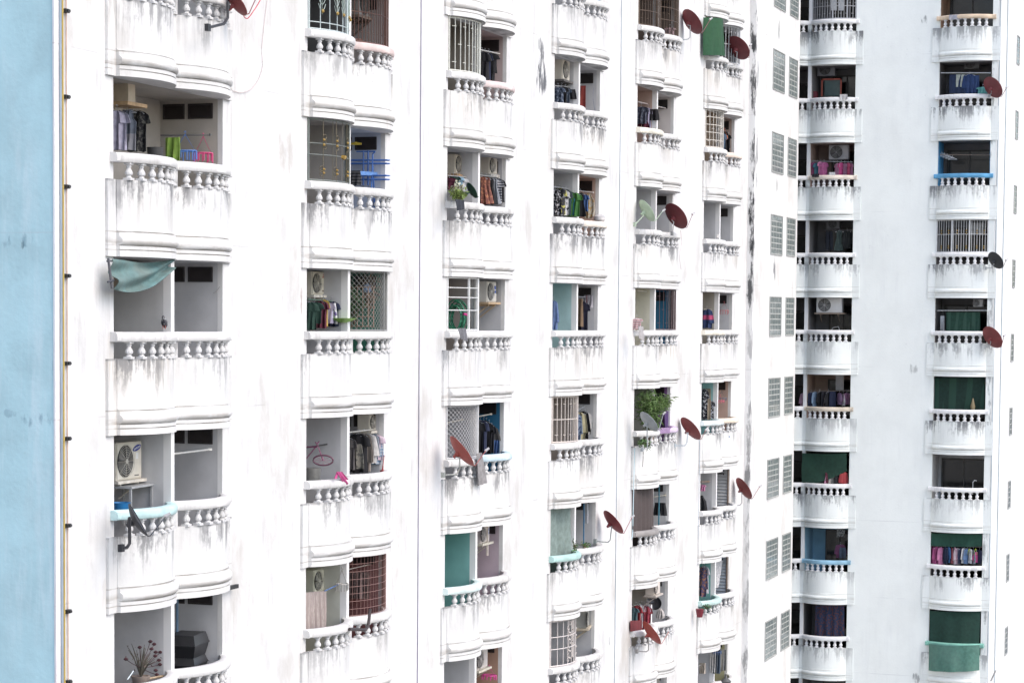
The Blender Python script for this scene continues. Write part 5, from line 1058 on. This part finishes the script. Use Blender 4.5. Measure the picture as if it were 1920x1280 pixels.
dish(1861,632,[(1847,614),(1876,650)],.52,'red dish on the corner lower on the shaded right stack',(.17,.028,.028),X=XF-.45,lnb=(1882,630),mast=[(1858,640),(1855,650),(1848,650)],mcol=(.4,.42,.42))
wl=M_((.06,.26,.50),.7)
for k,i in (('fG',-1),): 
    MB().box(.004,.03,.104,1.2,.46,2.89).build('painted_side',wl,BALC[k,i],0); MB().box(1.89,1.916,.104,1.2,.46,2.89).build('painted_side',wl,BALC[k,i],0)
rod('fG',-1,1762,290,1856,291,.3,(.25,.2,.17),'brown rod across the blue opening')
for q in range(5): tag(MB().tube([(0,.0,.06),(0,0,0),(0,.17,-.08),(0,-.17,-.08),(0,0,0)],.009,4).build('clothes_hanger',M_((.6,.62,.65),.5),None,40,fx('fG',-1,1766+q*5,287+q*2,.3)),'empty white clothes hanger in the blue opening, shaded right stack','hanger','empty white hangers')
grille('fG',0,0,'flower',(.60,.61,.62),20,(0,.55,1),(.32,.66),.009,((.45,.33,.1),(.1,.25,.42,.6,.8,.93)))
sheet('curtain','pale curtain behind the white grille of the shaded right stack','curtain',[(1815,418),(1846,418),(1846,440),(1815,440)],0,cloth((.42,.44,.44)),16,6,.03,3,X=XF+.5)
AC('fG',1,1835,568,14,'small pale unit at top right behind the green netting',.6,(.4,.4,.4),-.2,None,None,w=.36)
sheet('green_net','dark green netting behind the white rod, shaded right stack','netting',[(1774,585),(1838,585),(1838,620),(1774,621)],0,cloth((.012,.07,.045),(.03,.10,.07),'pinstripe'),20,8,.02,4,X=XF+.3)
rod('fG',1,1757,582,1850,582,.1,(.5,.52,.53),'white rod across the green netting',.016)
G('fG',1,'towel',1767,592,620,(.35,.38,.42),'pale grey cloth at the left jamb',.15,.1,0,cat='cloth')
sheet('green_screen','dark green screen filling the sixth opening, shaded right stack','screen',[(1752,708),(1846,708),(1846,768),(1752,768)],0,cloth((.010,.045,.033),(.018,.075,.05),'pinstripe'),30,8,.015,3,X=XF+.25)
P=fx('fG',2,1824,764,.1); tag(MB().lathe([(0,.06),(.15,.09),(.3,.05),(.45,.02)],10).build('tan_cone',M_((.28,.22,.13),.7),None,40,P+Vector((0,0,-.1))),'tan conical hat leaning behind the rail, shaded right stack','hat')
P=fx('fG',3,1827,914,.2); tag(MB().tube([(0,.06,-.25),(0,.06,.2),(0,0,.28),(0,-.08,.26)],.02,6).build('white_pipe',M_((.5,.52,.54),.5),None,40,P),'white hooked pipe standing at right of sliding door','pipe')
sheet('green_valance','green cloth strip above the laundry row, shaded right stack','tarpaulin',[(1745,999),(1841,1001),(1841,1024),(1745,1022)],0,cloth((.010,.075,.05),(.018,.11,.07),'wash'),24,6,.05,3,.03,X=XF+.02)
rod('fG',4,1748,1023,1840,1025,.12,(.15,.12,.12),'rod carrying the long laundry row')
for a in ((1750,1024,1055,(.28,.03,.14),'crimson dress'),(1757,1024,1056,(.42,.06,.22),'magenta shirt second on the row'),(1765,1025,1058,(.65,.20,.40),'bright pink shirt'),(1773,1024,1056,NV,'navy shirt right of the pink'),(1778,1024,1054,(.05,.20,.5),'blue shirt fifth on the row'),(1784,1025,1055,(.28,.06,.08),'dark red shirt'),(1790,1025,1056,(.6,.35,.45),'rose shirt at mid row'),(1796,1027,1057,(.62,.5,.56),'pale pink shirt at mid row'),(1803,1026,1056,NV,'dark navy shirt past mid row'),(1808,1026,1055,WH,'white shirt right of mid row'),(1814,1027,1056,(.10,.2,.4),'blue jeans shirt'),(1819,1028,1055,(.6,.62,.66),'second white shirt'),(1825,1030,1056,(.2,.24,.3),'slate shirt'),(1831,1034,1054,HOT,'hot pink small top'),(1837,1030,1056,NV,'navy top at right jamb')):
    G('fG',4,'shirt',a[0],a[1],a[2],a[3],a[4],.45,.12)
P=fx('fG',4,1824,1032,-.02)
for q in range(2): tag(MB().tube([(0,.0,.20),(0,.07,-.02),(0,-.07,-.02),(0,0,.2)],.012,4).build('clothes_hanger',M_((.45,.55,.05),.5),None,40,fx('fG',4,1817+q*12,1038,-.05)),'lime green triangular hanger at right of the laundry row','hanger','lime green hangers')
sheet('green_sheet','dark green sheet filling the lowest opening, shaded right stack','sheet',[(1743,1144),(1838,1146),(1836,1208),(1743,1208)],0,cloth((.007,.05,.035),(.012,.07,.05),'wash'),26,10,.03,3,X=XF-.02,bow=.25)
sheet('green_sheet','paler green sheet draped over the lowest balustrade, shaded right stack','sheet',[(1742,1206),(1837,1208),(1836,1256),(1741,1256)],0,cloth((.07,.22,.17),(.14,.30,.24),'wash'),26,10,.03,3,X=XF-.27,bow=.42)
P=atY(1858,1275,-7.6); tag(MB().tube([(0,0,0),atY(1867,1256,-7.9)-P],.03,6).build('awning_strut',M_((.5,.5,.5),.5),None,40,P),'grey strut at the foot of the sunlit side wall','strut')
# ------------------------------------------------------------------ ground, sky, sun
g=MB().add([(-600,-600,-32),(700,-600,-32),(700,700,-32),(-600,700,-32)],[(0,1,2,3)]).build('ground',plaster('ground_concrete',(.22,.215,.205),(.15,.145,.14),streak_amt=.3),None,0); g['kind']='structure'
w=bpy.data.worlds.new('World'); scene.world=w; w.use_nodes=True; nt=w.node_tree
sky=nt.nodes.new('ShaderNodeTexSky'); sky.sky_type='NISHITA'; sky.sun_disc=False
EL,AZ=R_(48),None
sd=Vector((-.22,-1.0,0)).normalized()            # where the sun stands, seen from above
sunv=Vector((sd.x*math.cos(EL),sd.y*math.cos(EL),math.sin(EL)))
sky.sun_elevation=EL; sky.sun_rotation=math.atan2(sd.x,sd.y); sky.dust_density=2.5; sky.air_density=1.0
nt.links.new(sky.outputs[0],nt.nodes['Background'].inputs[0]); nt.nodes['Background'].inputs[1].default_value=.15
sl=bpy.data.lights.new('sun','SUN'); sl.energy=.55; sl.angle=R_(50); sl.color=(1,.95,.88)
so=bpy.data.objects.new('sun',sl); COL.objects.link(so); so.rotation_euler=(-sunv).to_track_quat('-Z','Y').to_euler()
scene.view_settings.view_transform='Standard'; scene.view_settings.look='None'; scene.view_settings.gamma=1; scene.view_settings.exposure=1.12
